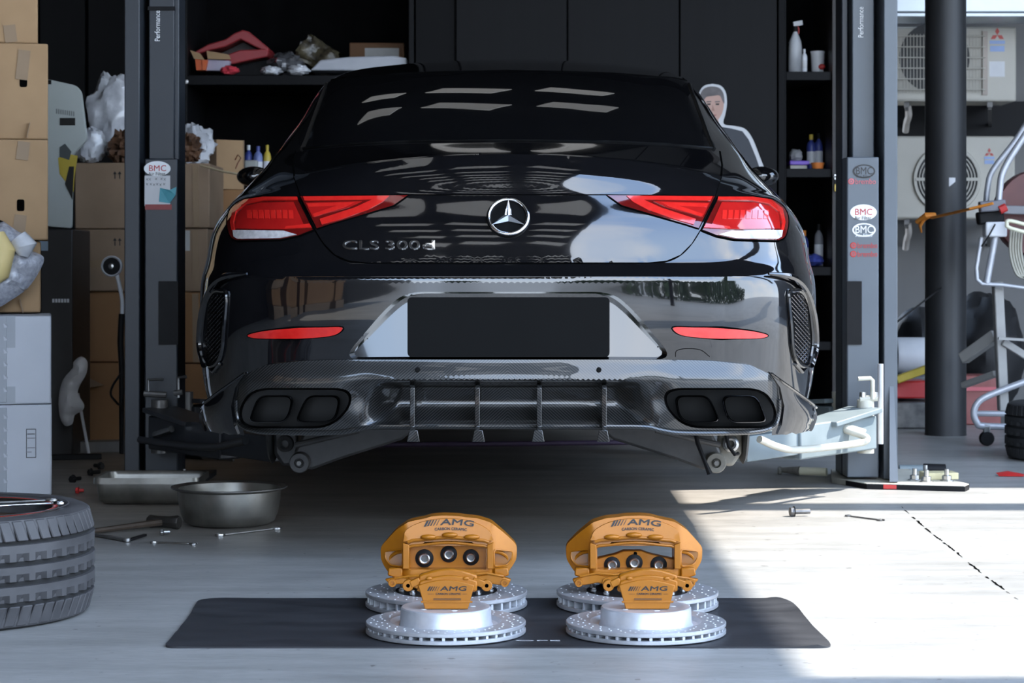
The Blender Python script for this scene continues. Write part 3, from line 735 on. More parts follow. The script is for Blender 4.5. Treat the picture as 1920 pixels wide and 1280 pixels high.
# ------------------------------------------------------------------ car: badge and lettering
p, n = hit(953, 409); n = Vector((0, n.y, n.z)).normalized(); ux = Vector((1, 0, 0)); uy = n.cross(ux).normalized()
if uy.z < 0: uy = -uy
bc = p + n * .006; k_ = 6.085 / F
def bp(a, b_, c=0): return bc + ux * (a * k_) + uy * (b_ * k_) + n * c
def ringpts(r, c=0, m=40): return [bp(r * math.cos(2 * PI * i / m), r * math.sin(2 * PI * i / m), c) for i in range(m)]
b = MB(); b.add(ringpts(41, 0), [tuple(range(40))]); b.add(ringpts(41, 0) + ringpts(41, -.012), [(i, (i + 1) % 40, 40 + (i + 1) % 40, 40 + i) for i in range(40)])
em = b.build('star_emblem', TRIMB, car)
MB().tube(ringpts(36.8, .004), .0052, 10, closed=True).build('emblem_ring', CHROME, em, smooth=60)
b = MB()
for i in range(3):
    a = PI / 2 + i * 2 * PI / 3; t = lambda r, da, c: bp(r * math.cos(a + da), r * math.sin(a + da), c)
    b.add([bp(0, 0, .013), t(9.0, PI / 3, .0015), t(36, 0, .006), t(9.0, -PI / 3, .0015)], [(0, 1, 2), (0, 2, 3)])
    b.add([t(9.0, PI / 3, .0015), t(36, 0, .006), t(9.0, -PI / 3, .0015), bp(0, 0, .0005)], [(0, 3, 1), (1, 3, 2)])
b.build('star', CHROME, em, smooth=0)
def bodywarp(X0, X1, Y0, Y1, w, hh, off):
    def f(p, a, b_):
        q, n = hit(X0 + (X1 - X0) * a / w, Y1 + (Y0 - Y1) * b_ / hh)
        return q + n * (off - p.y + 6.0)
    return f
for txt, X0, X1 in (('CLS', 643, 710), ('300', 723, 787), ('d', 792, 815)):
    w = (X1 - X0) * k_
    text_mesh(txt, CHROME, car, 'model_lettering', (0, 6.0, 0), w, 16 * k_, depth=.003, warp=bodywarp(X0, X1, 452, 468.5, w, 16 * k_, .0048), dup=.0012)

for s in (-1, 1):
    c = W(952 + s * 476, 331, 8.95); mr_ = MB(); o_ = len(mr_.v); mr_.sphere(c, .068, 20, 12, (1.05, .9, .62)); mh = mr_.build('door_mirror', PAINT, car, smooth=60)
    MB().bar(c + Vector((-s * .06, .02, -.05)), c + Vector((-s * .22, .05, -.07)), .10, .055).build('mirror_arm', PAINT, mh, bevel=.005)
# ------------------------------------------------------------------ car: underside and rear suspension
MB().box((XC, 8.5, .40), (1.5, 4.2, .08)).box((XC, 6.5, .415), (1.2, .5, .05)).build('underbody', UNDER, car, bevel=.01)
for s in (1, -1):
    g = lambda X, Y, d: W(952 + s * (X - 952), Y, d)
    b = MB().prism([(1120, 800), (1330, 800), (1352, 848), (1340, 878), (1318, 880), (1270, 862), (1150, 824)], 6.95, 7.10, lambda u, v, d: g(u, v, d))
    arm = b.build('suspension_arm', SUSP, car, bevel=.008)
    c = g(1342, 867, 6.92)
    MB().lathe([(.001, -.012), (.010, -.014), (.012, -.004), (.014, -.004), (.016, -.016), (.030, -.016), (.033, -.01), (.033, .14), (.001, .14)], 20, c, 'Y').build('bush', RUSTY if s > 0 else SUSP, arm)
    MB().lathe([(.001, -.026), (.008, -.026), (.009, -.012)], 6, c, 'Y').build('bolt', DSTEEL, arm)
    kn = MB().prism([(1346, 800), (1392, 800), (1390, 850), (1374, 874), (1352, 872), (1344, 840)], 7.02, 7.16, lambda u, v, d: g(u, v, d)).build('knuckle', RUSTY if s > 0 else SUSP, car, bevel=.01)
    c = g(1370, 832, 7.0); MB().lathe([(.012, -.004), (.018, -.010), (.026, -.006), (.028, .02)], 18, c, 'Y').build('knuckle_eye', STEEL if s > 0 else SUSP, kn)
    c = g(1392, 830, 7.12)
    MB().lathe([(.05, -.012), (.16, -.008), (.172, 0), (.16, .008), (.05, .012)], 36, (c.x, 7.12, .365), 'X').build('dust_shield', SUSP, car)
    MB().cyl(g(1230, 806, 6.88), g(1350, 834, 6.9), .010, 10).build('tie_rod', SUSP, car)
    if s > 0:
        MB().tube([g(1303, 806, 6.75), g(1308, 830, 6.74), g(1322, 866, 6.73), g(1331, 888, 6.73)], [.007, .007, .006, .009], 8).build('hanging_cable', BLKPL, car)
        MB().tube([g(1360, 808, 6.85), g(1366, 836, 6.84), g(1378, 852, 6.84), g(1384, 850, 6.86)], .006, 8).build('brake_hose', BLKPL, car)
# ------------------------------------------------------------------ foreground: mat, rotors, calipers
mt = [(-.770, 4.80), (.706, 4.80), (.712, 4.86), (.70, 5.20), (.70, 5.44), (.66, 5.50), (-.74, 5.50), (-.79, 5.46), (-.775, 5.2)]
mp_ = rounded([tuple(p) for p in mt], .03, 4)
vs, tr, lps = fillmesh(mp_, .05)
def mat_z(x, y):
    e = sst(.58, .70, x) * .010 * max(0, math.sin(x * 60 + y * 9)) + .004 * sst(-.66, -.77, x) * abs(math.sin(y * 25))
    return .0035 + e * .6
b = MB(); b.v = [(x, y, mat_z(x, y)) for x, y in vs]; b.f = list(tr); o = len(b.v); l = lps[0]
b.v += [(vs[i][0], vs[i][1], 0) for i in l]; n = len(l); b.f += [(l[i], l[(i + 1) % n], o + (i + 1) % n, o + i) for i in range(n)]
mo = b.build('rubber_mat', MATM, None, smooth=60)
tag(mo, 'long black rubber mat lying on the grey floor under the brake rotors', 'mat')
text_mesh('OPE', PAPER, mo, 'mat_print', (.008, 4.868, .0046), .10, .012, (1, 0, 0), (0, 1, 0), depth=.0002)

def rotor(name, x, y, z0, R, r_in, th, n_v, hat, label, gap):
    """vented, drilled rotor lying flat: two friction rings, vanes between, hat on top"""
    t = root(name, (x, y, z0), label, 'brake rotor', 'drilled brake rotors on the mat')
    pt = (th - gap) / 2; c = (x, y, z0); ch = .0015
    def ring(a, b_): return MB().lathe([(r_in, a), (R - ch, a), (R, a + ch), (R, b_ - ch), (R - ch, b_), (r_in, b_), (r_in, a)], 96, c)
    ring(0, pt).build('friction_ring', ALU, t); ring(pt + gap, th).build('friction_ring', ALU, t)
    b = MB()
    b.box((x + R - .035, y, z0 + th / 2), (.062, .009 if n_v < 40 else .007, gap + .001)); v0 = b.build('vane', ALUB, t, smooth=0, bevel=.001)
    me = v0.data; vv = [Vector(v.co) for v in me.vertices]
    for k in range(1, n_v):
        v = v0.copy(); COL.objects.link(v); v.rotation_euler.z = 2 * PI * k / n_v
    b = MB()
    b.lathe([(r_in + .004, pt + .001), (r_in + .004, th - pt - .001)], 64, c); b.build('vent_core', TRIMB, t)
    b = MB(); rr = [r_in + .012 + (R - r_in - .022) * q / 4 for q in range(5)]
    for k in range(36):
        for q in range(5):
            if (q + k) % 2: continue
            a = 2 * PI * (k + q * .28) / 36
            b.lathe([(.0004, .0002), (.0018, .0007), (.0026, .0001)], 7, (x + rr[q] * math.cos(a), y + rr[q] * math.sin(a), z0 + th))
    b.build('drill_hole', WHITE, t, kind='stuff', label='bright chamfered drill holes')
    return t
YA, YB = 4.985, 5.378
XA, XB = (836 - 960) / F * YA, (1211 - 960) / F * YA
XC_, XD = (837 - 960) / F * YB, (1195 - 960) / F * YB
Z0 = .0055
for x, lab in ((XA, 'silver drilled rotor with tall hat on mat, under the caliper pair on the left side'), (XB, 'silver drilled rotor with tall hat on mat, under the caliper pair by the sunlit floor')):
    t = rotor('brake_rotor', x, YA, Z0, .1835, .128, .026, 44, True, lab, .0075)
    z = Z0
    MB().lathe([(.128, z + .026), (.120, z + .018), (.108, z + .017), (.105, z + .022), (.1035, z + .056), (.101, z + .0585), (.086, z + .0585), (.084, z + .0575), (.035, z + .0575), (.0345, z + .05), (.0345, z + .02)], 96, (x, YA, 0)).build('rotor_hat', ALUB, t)
    b = MB()
    MB().disc((x, YA, z + .052), .0345, 32).build('centre_bore', GAPM, t, smooth=0)
    for k in range(5):
        a = -PI / 2 + .35 + k * 2 * PI / 5
        MB().lathe([(.0001, .0002), (.0055, .0009), (.0075, 0)], 14, (x + .062 * math.cos(a), YA + .062 * math.sin(a), z + .0577)).build('stud_hole', WHITE, t)
for x, lab in ((XC_, 'larger silver rotor with black bolted hat, left of the two behind the tall-hat rotors'), (XD, 'larger silver rotor with black bolted hat, right of the two behind the tall-hat rotors')):
    t = rotor('brake_rotor', x, YB, Z0, .2000, .122, .036, 40, False, lab, .0165)
    z = Z0 + .036
    MB().lathe([(.126, z - .004), (.126, z + .001), (.104, z + .003), (.098, z + .010), (.090, z + .013), (.035, z + .013), (.034, z)], 64, (x, YB, 0)).build('rotor_bell', BLKPL, t)
    for k in range(12):
        a = 2 * PI * k / 12 + .26
        MB().lathe([(.0001, .0115), (.004, .0115), (.0055, .010), (.0055, .007), (.008, .006), (.008, 0)], 8, (x + .113 * math.cos(a), YB + .113 * math.sin(a), z + .001)).build('bobbin', STEEL, t)

def amg(parent, at, w, hh, uy, slant=.25, line=True, curve=None):
    """black print: slanted bars, three letters, two words beneath"""
    at = Vector(at); ux = Vector((1, 0, 0)); uy = Vector(uy).normalized(); n_ = ux.cross(uy).normalized()
    wf = (lambda p, a, b_: p + uy * curve(p.x)) if curve else None
    b = MB(); h_ = hh
    for i in range(5):
        x0 = i * w * .062; wd = w * (.046, .036, .027, .02, .013)[i]
        q = [at + ux * (x0 + sx + (h_ * .55 if up else 0)) + uy * (h_ if up else 0) + n_ * .0006 for sx, up in ((0, 0), (wd, 0), (wd, 1), (0, 1))]
        if curve: q = [p + uy * curve(p.x) for p in q]
        b.add(q, [(0, 1, 2, 3)])
    b.build('print_bar', INK, parent, smooth=0)
    text_mesh('AMG', INK, parent, 'lettering', at + ux * w * .33, w * .67, h_, ux, uy, depth=.0006, shear=.1, warp=wf, dup=w * .007)
    text_mesh('CARBON CERAMIC', INK, parent, 'lettering', at + ux * w * .22 - uy * h_ * .92, w * .64, h_ * .46, ux, uy, depth=.0006, warp=wf, dup=w * .0035)
    if line:
        for a, c in ((.02, .18), (.90, 1.02)):
            q = [at + ux * w * a - uy * h_ * .76, at + ux * w * c - uy * h_ * .74, at + ux * w * c - uy * h_ * .68, at + ux * w * a - uy * h_ * .68]
            b = MB().add([p + n_ * .0006 for p in q], [(0, 1, 2, 3)]); b.build('print_rule', INK, parent, smooth=0)

# small rear caliper: built around (0,0,0) = middle of its foot; px units k1
def rear_caliper(x, label):
    y0 = 4.952; z0 = Z0 + .0586
    t = root('rear_brake_caliper', (x, y0, z0), label, 'brake caliper', 'small gold rear calipers')
    k = 4.93 / F
    fn = lambda u, v, d: (x + u * k, y0 + d, z0 + v * k)
    # front shield: flat face narrowing to its foot, arched top; it leans back a little
    arch = [(-53 + 106 * i / 12, 45 + 10 * math.sin(PI * i / 12)) for i in range(13)]
    shield = [(-40, 0), (41, 0)] + arch[::-1]
    MB().prism(shield, -.010, .016, fn).build('shield', GOLD, t, bevel=.0018)
    MB().box((x + 2 * k, y0 - .0106, z0 + 19 * k), (52 * k, .004, 3 * k)).build('slot', mat('deep_bronze', (.12, .045, .008), rough=.5), t, smooth=0, bevel=.0006)  # slot is a dark bar whose colour paints the groove's shade
    MB().prism([(-48, 15.5), (50, 15.5), (49, 12), (-47, 12)], -.0118, -.009, fn).build('step', GOLD, t, bevel=.0008)
    # barrel over the disc edge: curved bridge behind the shield
    br = [(-52 + 110 * i / 12, 62 + 12 * math.sin(PI * i / 12)) for i in range(13)]
    MB().prism([(-54, 30), (56, 30)] + br[::-1], .004, .030, fn).build('bridge', GOLD, t, bevel=.004)
    br2 = [(-50 + 108 * i / 12, 52 + 11 * math.sin(PI * i / 12)) for i in range(13)]
    MB().prism([(-56, 33), (58, 33)] + br2[::-1], -.004, .020, fn).build('bridge_rib', GOLD, t, bevel=.003)
    for u in (-33, 37):
        MB().sphere((x + u * k, y0 - .0045, z0 + 57 * k), .0068, 12, 6, (1.1, .35, .62)).build('boss', GOLD, t)
    text_mesh('J 250 N M', GOLD, t, 'cast_mark', (x - 10 * k, y0 + .0045, z0 + 66 * k), 40 * k, 3.2 * k, depth=.0008)
    for s, u in ((-1, -72), (1, 76)):
        c = (x + u * k, y0 + .006, z0 + 43 * k); R0 = 10.5 * k
        e_ = MB().lathe([(.0045, -.008), (R0 - .001, -.008), (R0, -.007), (R0, .010), (.0045, .010), (.0045, -.008)], 24, c, 'Y').build('bolt_ear', GOLD, t)
        MB().bar((x + (u - s * 4) * k, y0 + .004, z0 + 45 * k), (x + s * 50 * k, y0 + .006, z0 + 52 * k), .014, .016).build('ear_arm', GOLD, e_, bevel=.002)
        MB().lathe([(.0044, -.006), (.0044, .004), (.0001, .004)], 14, c, 'Y').build('ear_bore', GAPM, e_)
    amg(t, (x - 36 * k, y0 - .0102, z0 + 34.5 * k), 74 * k, 8.2 * k, (0, 0, 1))
    return t
rear_caliper(XA + .002, 'small gold brake caliper with black lettering on tall-hat rotor, left pair')
rear_caliper(XB - .0, 'small gold brake caliper with black lettering on tall-hat rotor, pair by the sunlit floor')

# big front caliper standing on the bolted hat: px units, u from its middle, v up from its foot
def front_caliper(x, flip, window, label):
    y0 = 5.36; z0 = Z0 + .036 + .0172; k = 5.33 / F
    t = root('front_brake_caliper', (x, y0, z0), label, 'brake caliper', 'large gold front calipers')
    s_ = -1 if flip else 1
    fn = lambda u, v, d: (x + u * k * s_, y0 + d, z0 + v * k)
    outer = [(-128, 45), (-129, 68), (-123, 76), (-98, 104), (-76, 119), (-42, 126), (-34, 129), (-11, 131), (19, 130), (30, 128), (54, 126), (80, 118), (106, 96), (126, 76), (129, 68), (128, 46), (120, 33), (108, 17), (94, 11), (70, 10), (45, 16), (-45, 16), (-58, 2), (-70, 9), (-96, 12), (-110, 17), (-123, 35)]
    outer = rounded(outer, 5, 2)
    pkt = lambda s: rounded([(s * 86, 36), (s * 110, 36), (s * 119, 47), (s * 120, 62), (s * 86, 68)], 5, 2)
    slot = [(-48, 78), (48, 78), (44, 82), (0, 84), (-44, 82)]
    win = [(-73, 31), (71, 31), (71, 75), (-73, 75)]
    # outer body: arch with the pad window cut through it
    vs, tr, lps = fillmesh(outer, 7, [win])
    def body(name, d0, d1, m, bulge=0, outl=outer, hol=[win], bev=.003):
        vs, tr, lps = fillmesh(outl, 9, hol); b = MB()
        def sc(u, v, d):   # the front half leans back towards its crown
            return fn(u, v, d + (v / 130) ** 2 * .018 * (1 if d < 0 else .4) + (max(0, abs(u) - 82) / 46 * .040 + max(0, 50 - v) / 50 * .010 * (abs(u) > 82) if d < -.02 else 0))
        b.v = [sc(u, v, d0) for u, v in vs] + [sc(u, v, d1) for u, v in vs]; n0 = len(vs)
        b.f = [tuple(f) for f in tr] + [tuple(n0 + i for i in f[::-1]) for f in tr]
        for l in lps:
            n = len(l); b.f += [(l[i], l[(i + 1) % n], n0 + l[(i + 1) % n], n0 + l[i]) for i in range(n)]
        return b.build(name, m, t, smooth=40, bevel=bev)
    body('body', -.030, .046, GOLD, hol=[win, pkt(1), pkt(-1), slot])
    # nose plate with the print, standing proud of the arch
    top = smoothline([(-84, 86), (-78, 106), (-45, 121), (0, 126), (42, 121), (74, 106), (84, 88)], 4)
    low = smoothline([(84, 86), (45, 88), (0, 90), (-45, 88), (-84, 84)], 4)
    body('nose_plate', -.044, -.028, GOLD, outl=top + low, hol=[], bev=.0025)
    for u0, v0, w_ in ((-37, 93, 30), (3, 97, 30), (44, 93, 30)):
        MB().sphere(fn(u0, v0, -.040), .0001 + w_ * k * .5, 18, 10, (1, .40, .34)).build('piston_bulge', GOLD, t)
    for v0, r0, d in ((86, .0042, -.035), (75.5, .0036, -.031)):
        pts = [fn(-76 + 152 * i / 16, v0 + 6 * math.sin(PI * i / 16) ** 2 - (3 if i in (0, 16) else 0), d) for i in range(17)]
        MB().tube(pts, r0, 8).build('rib', GOLD, t)
    # recessed pockets and ribs either side of the window
    for s in (-1, 1):
        sp = lambda u, v, d: fn(u, v, d + (v / 130) ** 2 * .018 + max(0, abs(u) - 82) / 46 * .040)
        pk = pkt(s)
        b = MB().prism(pkt(s), .004, .040, fn)
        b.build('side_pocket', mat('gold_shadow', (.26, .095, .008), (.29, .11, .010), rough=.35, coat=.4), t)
        MB().tube([sp(u, v, -.030) for u, v in densify(pk, 8)], .0022, 6, closed=True).build('pocket_rim', GOLD, t)
        MB().tube([sp(s * u, v, -.020) for u, v in smoothline([(84, 64), (100, 59), (110, 50), (114, 36)], 4)], .0045, 8).build('gusset', GOLD, t)
        MB().prism([(s * 73, 33), (s * 85, 33), (s * 85, 82), (s * 73, 78)], -.038, -.024, fn).build('window_cheek', GOLD, t, bevel=.0015)
        MB().prism([(s * 86, 12), (s * 114, 20), (s * 112, 34), (s * 86, 34)], -.030, -.012, fn).build('lower_lug', GOLD, t, bevel=.003)
    # inner half seen through the window, with three pistons
    tp = 76 if not window else 54
    ins = [(-76, 26), (76, 26), (76, tp - (0 if not window else 8))] + ([(34, tp + 2), (20, tp + 8), (-14, tp + 8), (-30, tp + 2)] if window else []) + [(-76, tp - (0 if not window else 8))]
    ip = MB().prism(ins, .010, .045, fn).build('piston_half', GOLD, t, bevel=.002)
    for q, (u, v, r) in enumerate(((-46, 48 if not window else 36, 17 if not window else 15.5), (0, 56 if not window else 40, 15.5), (42, 50 if not window else 36, 15))):
        r *= k; c = fn(u, v, .009); ps = MB().lathe([(r * .60, -.006), (r * .75, -.005), (r, -.003), (r * 1.05, .004)], 28, c, 'Y').build('piston_boot', BLKPL, ip)
        MB().lathe([(r * .36, .004), (r * .36, -.009), (r * .5, -.010), (r * .62, -.008), (r * .64, 0)], 28, c, 'Y').build('piston', STEEL, ip)
        MB().lathe([(.0001, -.001), (r * .37, -.001)], 20, c, 'Y').build('piston_cup', DSTEEL, ip)
    if not window:
        for u in (-50, 54): MB().lathe([(.0001, -.0006), (.0028, -.0006), (.0028, .003)], 10, fn(u, 73, .0095), 'Y').build('pin_hole', GAPM, ip)
    else:
        MB().lathe([(.0001, -.0006), (.0045, -.0006), (.0045, .003)], 12, fn(-2, 57, .0095), 'Y').build('pin_hole', GAPM, ip)
    # mounting bracket below the window
    brk = [(-118, 14), (-86, 20), (-70, 12), (-50, 20), (-30, 26), (0, 29), (30, 27), (52, 20), (76, 24), (90, 22), (118, 14), (112, 2), (92, 4), (70, 8), (50, 2), (20, 10), (-30, 10), (-48, 0), (-62, -3), (-80, 6), (-108, 4)]
    MB().prism(brk, -.046, -.024, fn).build('bracket', GOLD, t, bevel=.0025)
    MB().tube([fn(-100, 16, -.046), fn(-74, 20, -.047), fn(-40, 22, -.047), fn(0, 27, -.047), fn(40, 23, -.047), fn(72, 26, -.047), fn(104, 20, -.046)], .003, 6).build('bracket_rib', GOLD, t)
    for u, v, r in ((-54, 6, 9.5), (54, 10, 8.5), (-104, 8, 7.5), (106, 8, 7.5)):
        r *= k; MB().lathe([(.0001, -.004), (r * .45, -.004), (r * .5, -.008), (r * .95, -.008), (r, -.006), (r, .02)], 20, fn(u, v, -.044), 'Y').build('mount_boss', GOLD, t)
    text_mesh('BREMO', GOLD, t, 'cast_mark', (x - 24 * k, y0 - .0465, z0 + 15 * k), 40 * k, 5 * k, depth=.001) if False else None
    cv = lambda px: -(((px - x) / k / 60) ** 2) * 6.0 * k
    uy = Vector((0, .018 * 2 * 110 / 130 / 130 / k * .9, 1)).normalized()
    amg(t, (x - 46 * k, y0 - .0448 + .0132, z0 + 115 * k), 94 * k, 10.5 * k, uy, line=False, curve=cv)
    return t
front_caliper(XC_ + .006, False, False, 'large gold six-piston caliper on black-hatted rotor, window filled by its piston half')
front_caliper(XD - .008, True, True, 'large gold six-piston caliper on black-hatted rotor, floor visible through its window')

# ------------------------------------------------------------------ tyre lying in the left corner, with spanners on it
def tyre(name, x, y, R, wd, m, label, blocks=64, rim=True, cat='tyre', z0=0):
    t = root(name, (x, y, z0), label, cat)
    c = (x, y, z0); q = wd
    MB().lathe([(R * .735, q * .06), (R * .78, q * .02), (R * .90, 0), (R * .955, q * .03), (R * .968, q * .09), (R * .972, q * .5), (R * .968, q * .91), (R * .955, q * .97), (R * .90, q), (R * .78, q * .98), (R * .735, q * .94), (R * .70, q * .90), (R * .70, q * .1), (R * .735, q * .06)], 72, c).build('carcass', RUBD if False else m, t)
    # tread: shoulder blocks and continuous ribs with sipes, grooves left between
    def rad(h): return R * (1 - .050 * max(0, abs(h / q - .5) * 2 - .52) ** 2 / .23)
    for (h0, h1, gapf, sl) in ((.035, .215, .16, .35), (.79, .965, .16, -.35)):
        b = MB()
        for i in range(blocks):
            vv = []
            for a_, h_ in ((gapf, h0), (1, h0), (1, h1), (gapf, h1)):
                an = 2 * PI * (i + a_ + sl * (h_ - h0) / (h1 - h0)) / blocks
                for r_ in (rad(h_ * q), R * .95): vv.append((x + r_ * math.cos(an), y + r_ * math.sin(an), z0 + h_ * q))
            hm = (h0 + h1) / 2
            b.add(vv, [(0, 2, 4, 6), (1, 7, 5, 3), (0, 1, 3, 2), (2, 3, 5, 4), (4, 5, 7, 6), (6, 7, 1, 0)])
        b.build('shoulder_blocks', m, t, smooth=0, kind='stuff', bevel=.0025, seg=1)
    for (h0, h1) in ((.245, .395), (.43, .57), (.605, .76)):
        b = MB(); n = blocks * 2; vs = []; fs = []
        for i in range(n):
            an = 2 * PI * i / n; notch = .022 if i % 3 == 0 else 0
            for h_, r_ in ((h0, R * .955), (h0 + .006, rad(h0 * q) - notch * .8), ((h0 + h1) / 2, rad((h0 + h1) / 2 * q)), (h1 - .006, rad(h1 * q)), (h1, R * .955)):
                vs.append((x + r_ * math.cos(an), y + r_ * math.sin(an), z0 + h_ * q))
        for i in range(n):
            j = (i + 1) % n
            for k in range(4): fs.append((i * 5 + k, j * 5 + k, j * 5 + k + 1, i * 5 + k + 1))
        b.add(vs, fs); b.build('tread_rib', m, t, smooth=25)
    b = MB()
    for h_ in (.23, .412, .588, .775): b.lathe([(R * .973, (h_ - .02) * q), (R * .973, (h_ + .02) * q)], 64, c)
    b.build('tread_groove', RUBD, t, kind='stuff')
    MB().lathe([(R * .80, q * 1.001), (R * .81, q * 1.006), (R * .82, q * 1.001)], 72, c).build('sidewall_ring', m, t)
    if rim:
        rimm = mat('bronze_rim', (.10, .07, .05), (.16, .12, .09), rough=.4, metal=.7)
        MB().lathe([(R * .70, q * .97), (R * .745, q * .975), (R * .75, q * .95), (R * .72, q * .86), (R * .69, q * .82), (R * .67, q * .5), (R * .62, q * .45), (.03, q * .5), (.0001, q * .5)], 64, c).build('rim', rimm, t)
        MB().lathe([(R * .708, q * .978), (R * .722, q * .981), (R * .736, q * .978)], 64, c).build('rim_pinstripe', REDP, t)
    return t
TX, TY = -1.362, 5.285
tyre('tyre_assembly', TX, TY, .340, .262, RUBBER, 'dusty car tyre lying flat with bronze rim in the near left corner')
# spanners lying across the rim
def spanner(name, p, q, w, m, label, handle=None, group=None):
    p, q = Vector(p), Vector(q); d = (q - p).normalized(); side = Vector((-d.y, d.x, 0)).normalized()
    t = root(name, p, label, 'spanner', group)
    L_ = (q - p).length; z = Vector((0, 0, w * .25))
    MB().bar(p + d * w * 1.2 + z, q - d * w * 1.2 + z, w * .62, w * .35).build('shaft', handle or m, t, bevel=w * .1)
    b = MB(); n = 12   # ring end
    b.lathe([(w * .55, -w * .25), (w * .95, -w * .25), (w, 0), (w * .95, w * .25), (w * .55, w * .25), (w * .55, -w * .25)], 18, p + z); b.build('ring_end', m, t)
    jaw = []
    for i in range(13):
        a = math.radians(50 + 260 * i / 12); jaw.append((math.cos(a) * w * 1.15, math.sin(a) * w * 1.15))
    jaw += [(w * .95, -w * .5), (-w * .1, -w * .45), (-w * .1, w * .45), (w * .95, w * .5)]
    b = MB(); b.prism(jaw, -w * .22, w * .22, lambda u, v, e_: q + d * u + side * v + z + Vector((0, 0, e_))); b.build('jaw', m, t, bevel=w * .05)
    return t
zt = .2645
spanner('spanner', (-1.455, 5.20, zt), (-1.135, 5.352, zt), .013, STEEL, 'upper open-ended spanner lying across the flat tyre', DSTEEL)
spanner('spanner', (-1.42, 5.115, zt), (-1.105, 5.285, zt), .014, CHROME, 'shiny red-handled open-ended spanner lying across the flat tyre', None)
MB().tube([(-1.44, 5.09, zt + .006), (-1.27, 5.185, zt + .006)], .009, 8, flat=.6).build('handle', REDP, bpy.data.objects['spanner.001'])

# ------------------------------------------------------------------ floor tools and pans on the left
d0 = F * H / (948 - YH)
def tray():
    x0, x1 = W(172, 0, 7.6).x, W(372, 0, 7.6).x; y = 7.62; c = ((x0 + x1) / 2, y + .13, 0); w = x1 - x0; dp = .28; h_ = .098
    t = root('rectangular_pan', c, 'rectangular stainless drain pan on the floor in front of the left lift post', 'pan')
    def ringz(wx, wy, z, r=.03): return [(px_ + c[0], py_ + c[1], z) for px_, py_ in rounded([(-wx, -wy), (wx, -wy), (wx, wy), (-wx, wy)], r, 5)]
    rings = [ringz(w * .46 - .02, dp * .46 - .02, .004), ringz(w * .46, dp * .46, .02), ringz(w * .475, dp * .475, h_ - .02), ringz(w * .48, dp * .48, h_ - .004), ringz(w * .5, dp * .5, h_), ringz(w * .502, dp * .502, h_ - .022)]
    b = MB(); n = len(rings[0])
    for r_ in rings: b.v += r_
    b.f = [(k * n + i, k * n + (i + 1) % n, (k + 1) * n + (i + 1) % n, (k + 1) * n + i) for k in range(5) for i in range(n)] + [tuple(range(n))]
    b.build('pan_body', PAN, t, smooth=50)
    return t
tray()
d1 = F * H / (996 - YH)
bx, by = W(430, 0, d1 + .19).x, d1 + .19; rb = .5 * 200 / F * (d1 + .19)
t = root('round_basin', (bx, by, 0), 'round metal basin with flared rim on the floor beside the hammer', 'basin')
MB().lathe([(.0001, .003), (rb * .72, .003), (rb * .80, .010), (rb * .88, .034), (rb * .93, .075), (rb * .955, .116), (rb * 1.07, .121), (rb * 1.082, .117), (rb * 1.075, .114), (rb * .97, .110)][:0] + [(.0001, .004), (rb * .75, .004), (rb * .85, .014), (rb * .91, .04), (rb * .955, .085), (rb * .965, .113), (rb * 1.065, .119), (rb * 1.08, .123), (rb * 1.06, .125), (rb * .955, .119), (rb * .94, .085), (rb * .89, .04), (rb * .8, .02), (.0001, .018)], 64, (bx, by, 0)).build('basin_body', PAN, t, smooth=40)
MB().lathe([(rb * 1.066, .1195), (rb * 1.085, .1215), (rb * 1.085, .1245), (rb * 1.066, .1255)], 64, (bx, by, 0)).build('rolled_rim', DSTEEL, t)
# club hammer
p, q = fl(168, 1003), fl(305, 994); q = q + Vector((0, .02, .025)); p = p + Vector((0, 0, .012))
t = root('hammer', (p.x, p.y, 0), 'dark wooden-handled club hammer lying on the floor beside the basin', 'hammer')
MB().tube([p, p.lerp(q, .5), q], [.010, .013, .016], 8, flat=.75).build('handle', mat('dark_wood', (.045, .032, .022), (.07, .05, .035), rough=.6, stretch=(1, 8, 1)), t)
hd = Vector((.95, -.32, 0)).normalized()
MB().tube([q - hd * .055, q - hd * .048, q - hd * .02, q + hd * .02, q + hd * .05, q + hd * .056], [.017, .021, .019, .019, .023, .020], 8).build('hammer_head', mat('dark_iron', (.03, .028, .026), (.06, .055, .05), rough=.5, metal=.6), t, bevel=.001)
spanner('spanner', fl(412, 1005), fl(518, 992), .016, STEEL, 'long combination spanner lying in front of the round basin')
spanner('spanner', fl(288, 1018), fl(362, 1021), .012, STEEL, 'short double-ended spanner lying on floor between hammer and mat')
a = fl(185, 1010); t = root('ratchet_bar', (a.x, a.y, 0), 'flat dark ratchet bar lying on the floor in front of the hammer', 'tool')
MB().bar(fl(182, 1006) + Vector((0, 0, .006)), fl(240, 1016) + Vector((0, 0, .006)), .018, .008).build('bar', DSTEEL, t, bevel=.001)
MB().bar(fl(240, 1016) + Vector((0, 0, .006)), fl(272, 1006) + Vector((0, 0, .006)), .012, .007).build('bar_end', BLKPL, t, bevel=.001)
MB().cyl(fl(238, 1016) + Vector((0, 0, .003)), fl(238, 1016) + Vector((0, 0, .012)), .011, 12).build('pivot', STEEL, t)
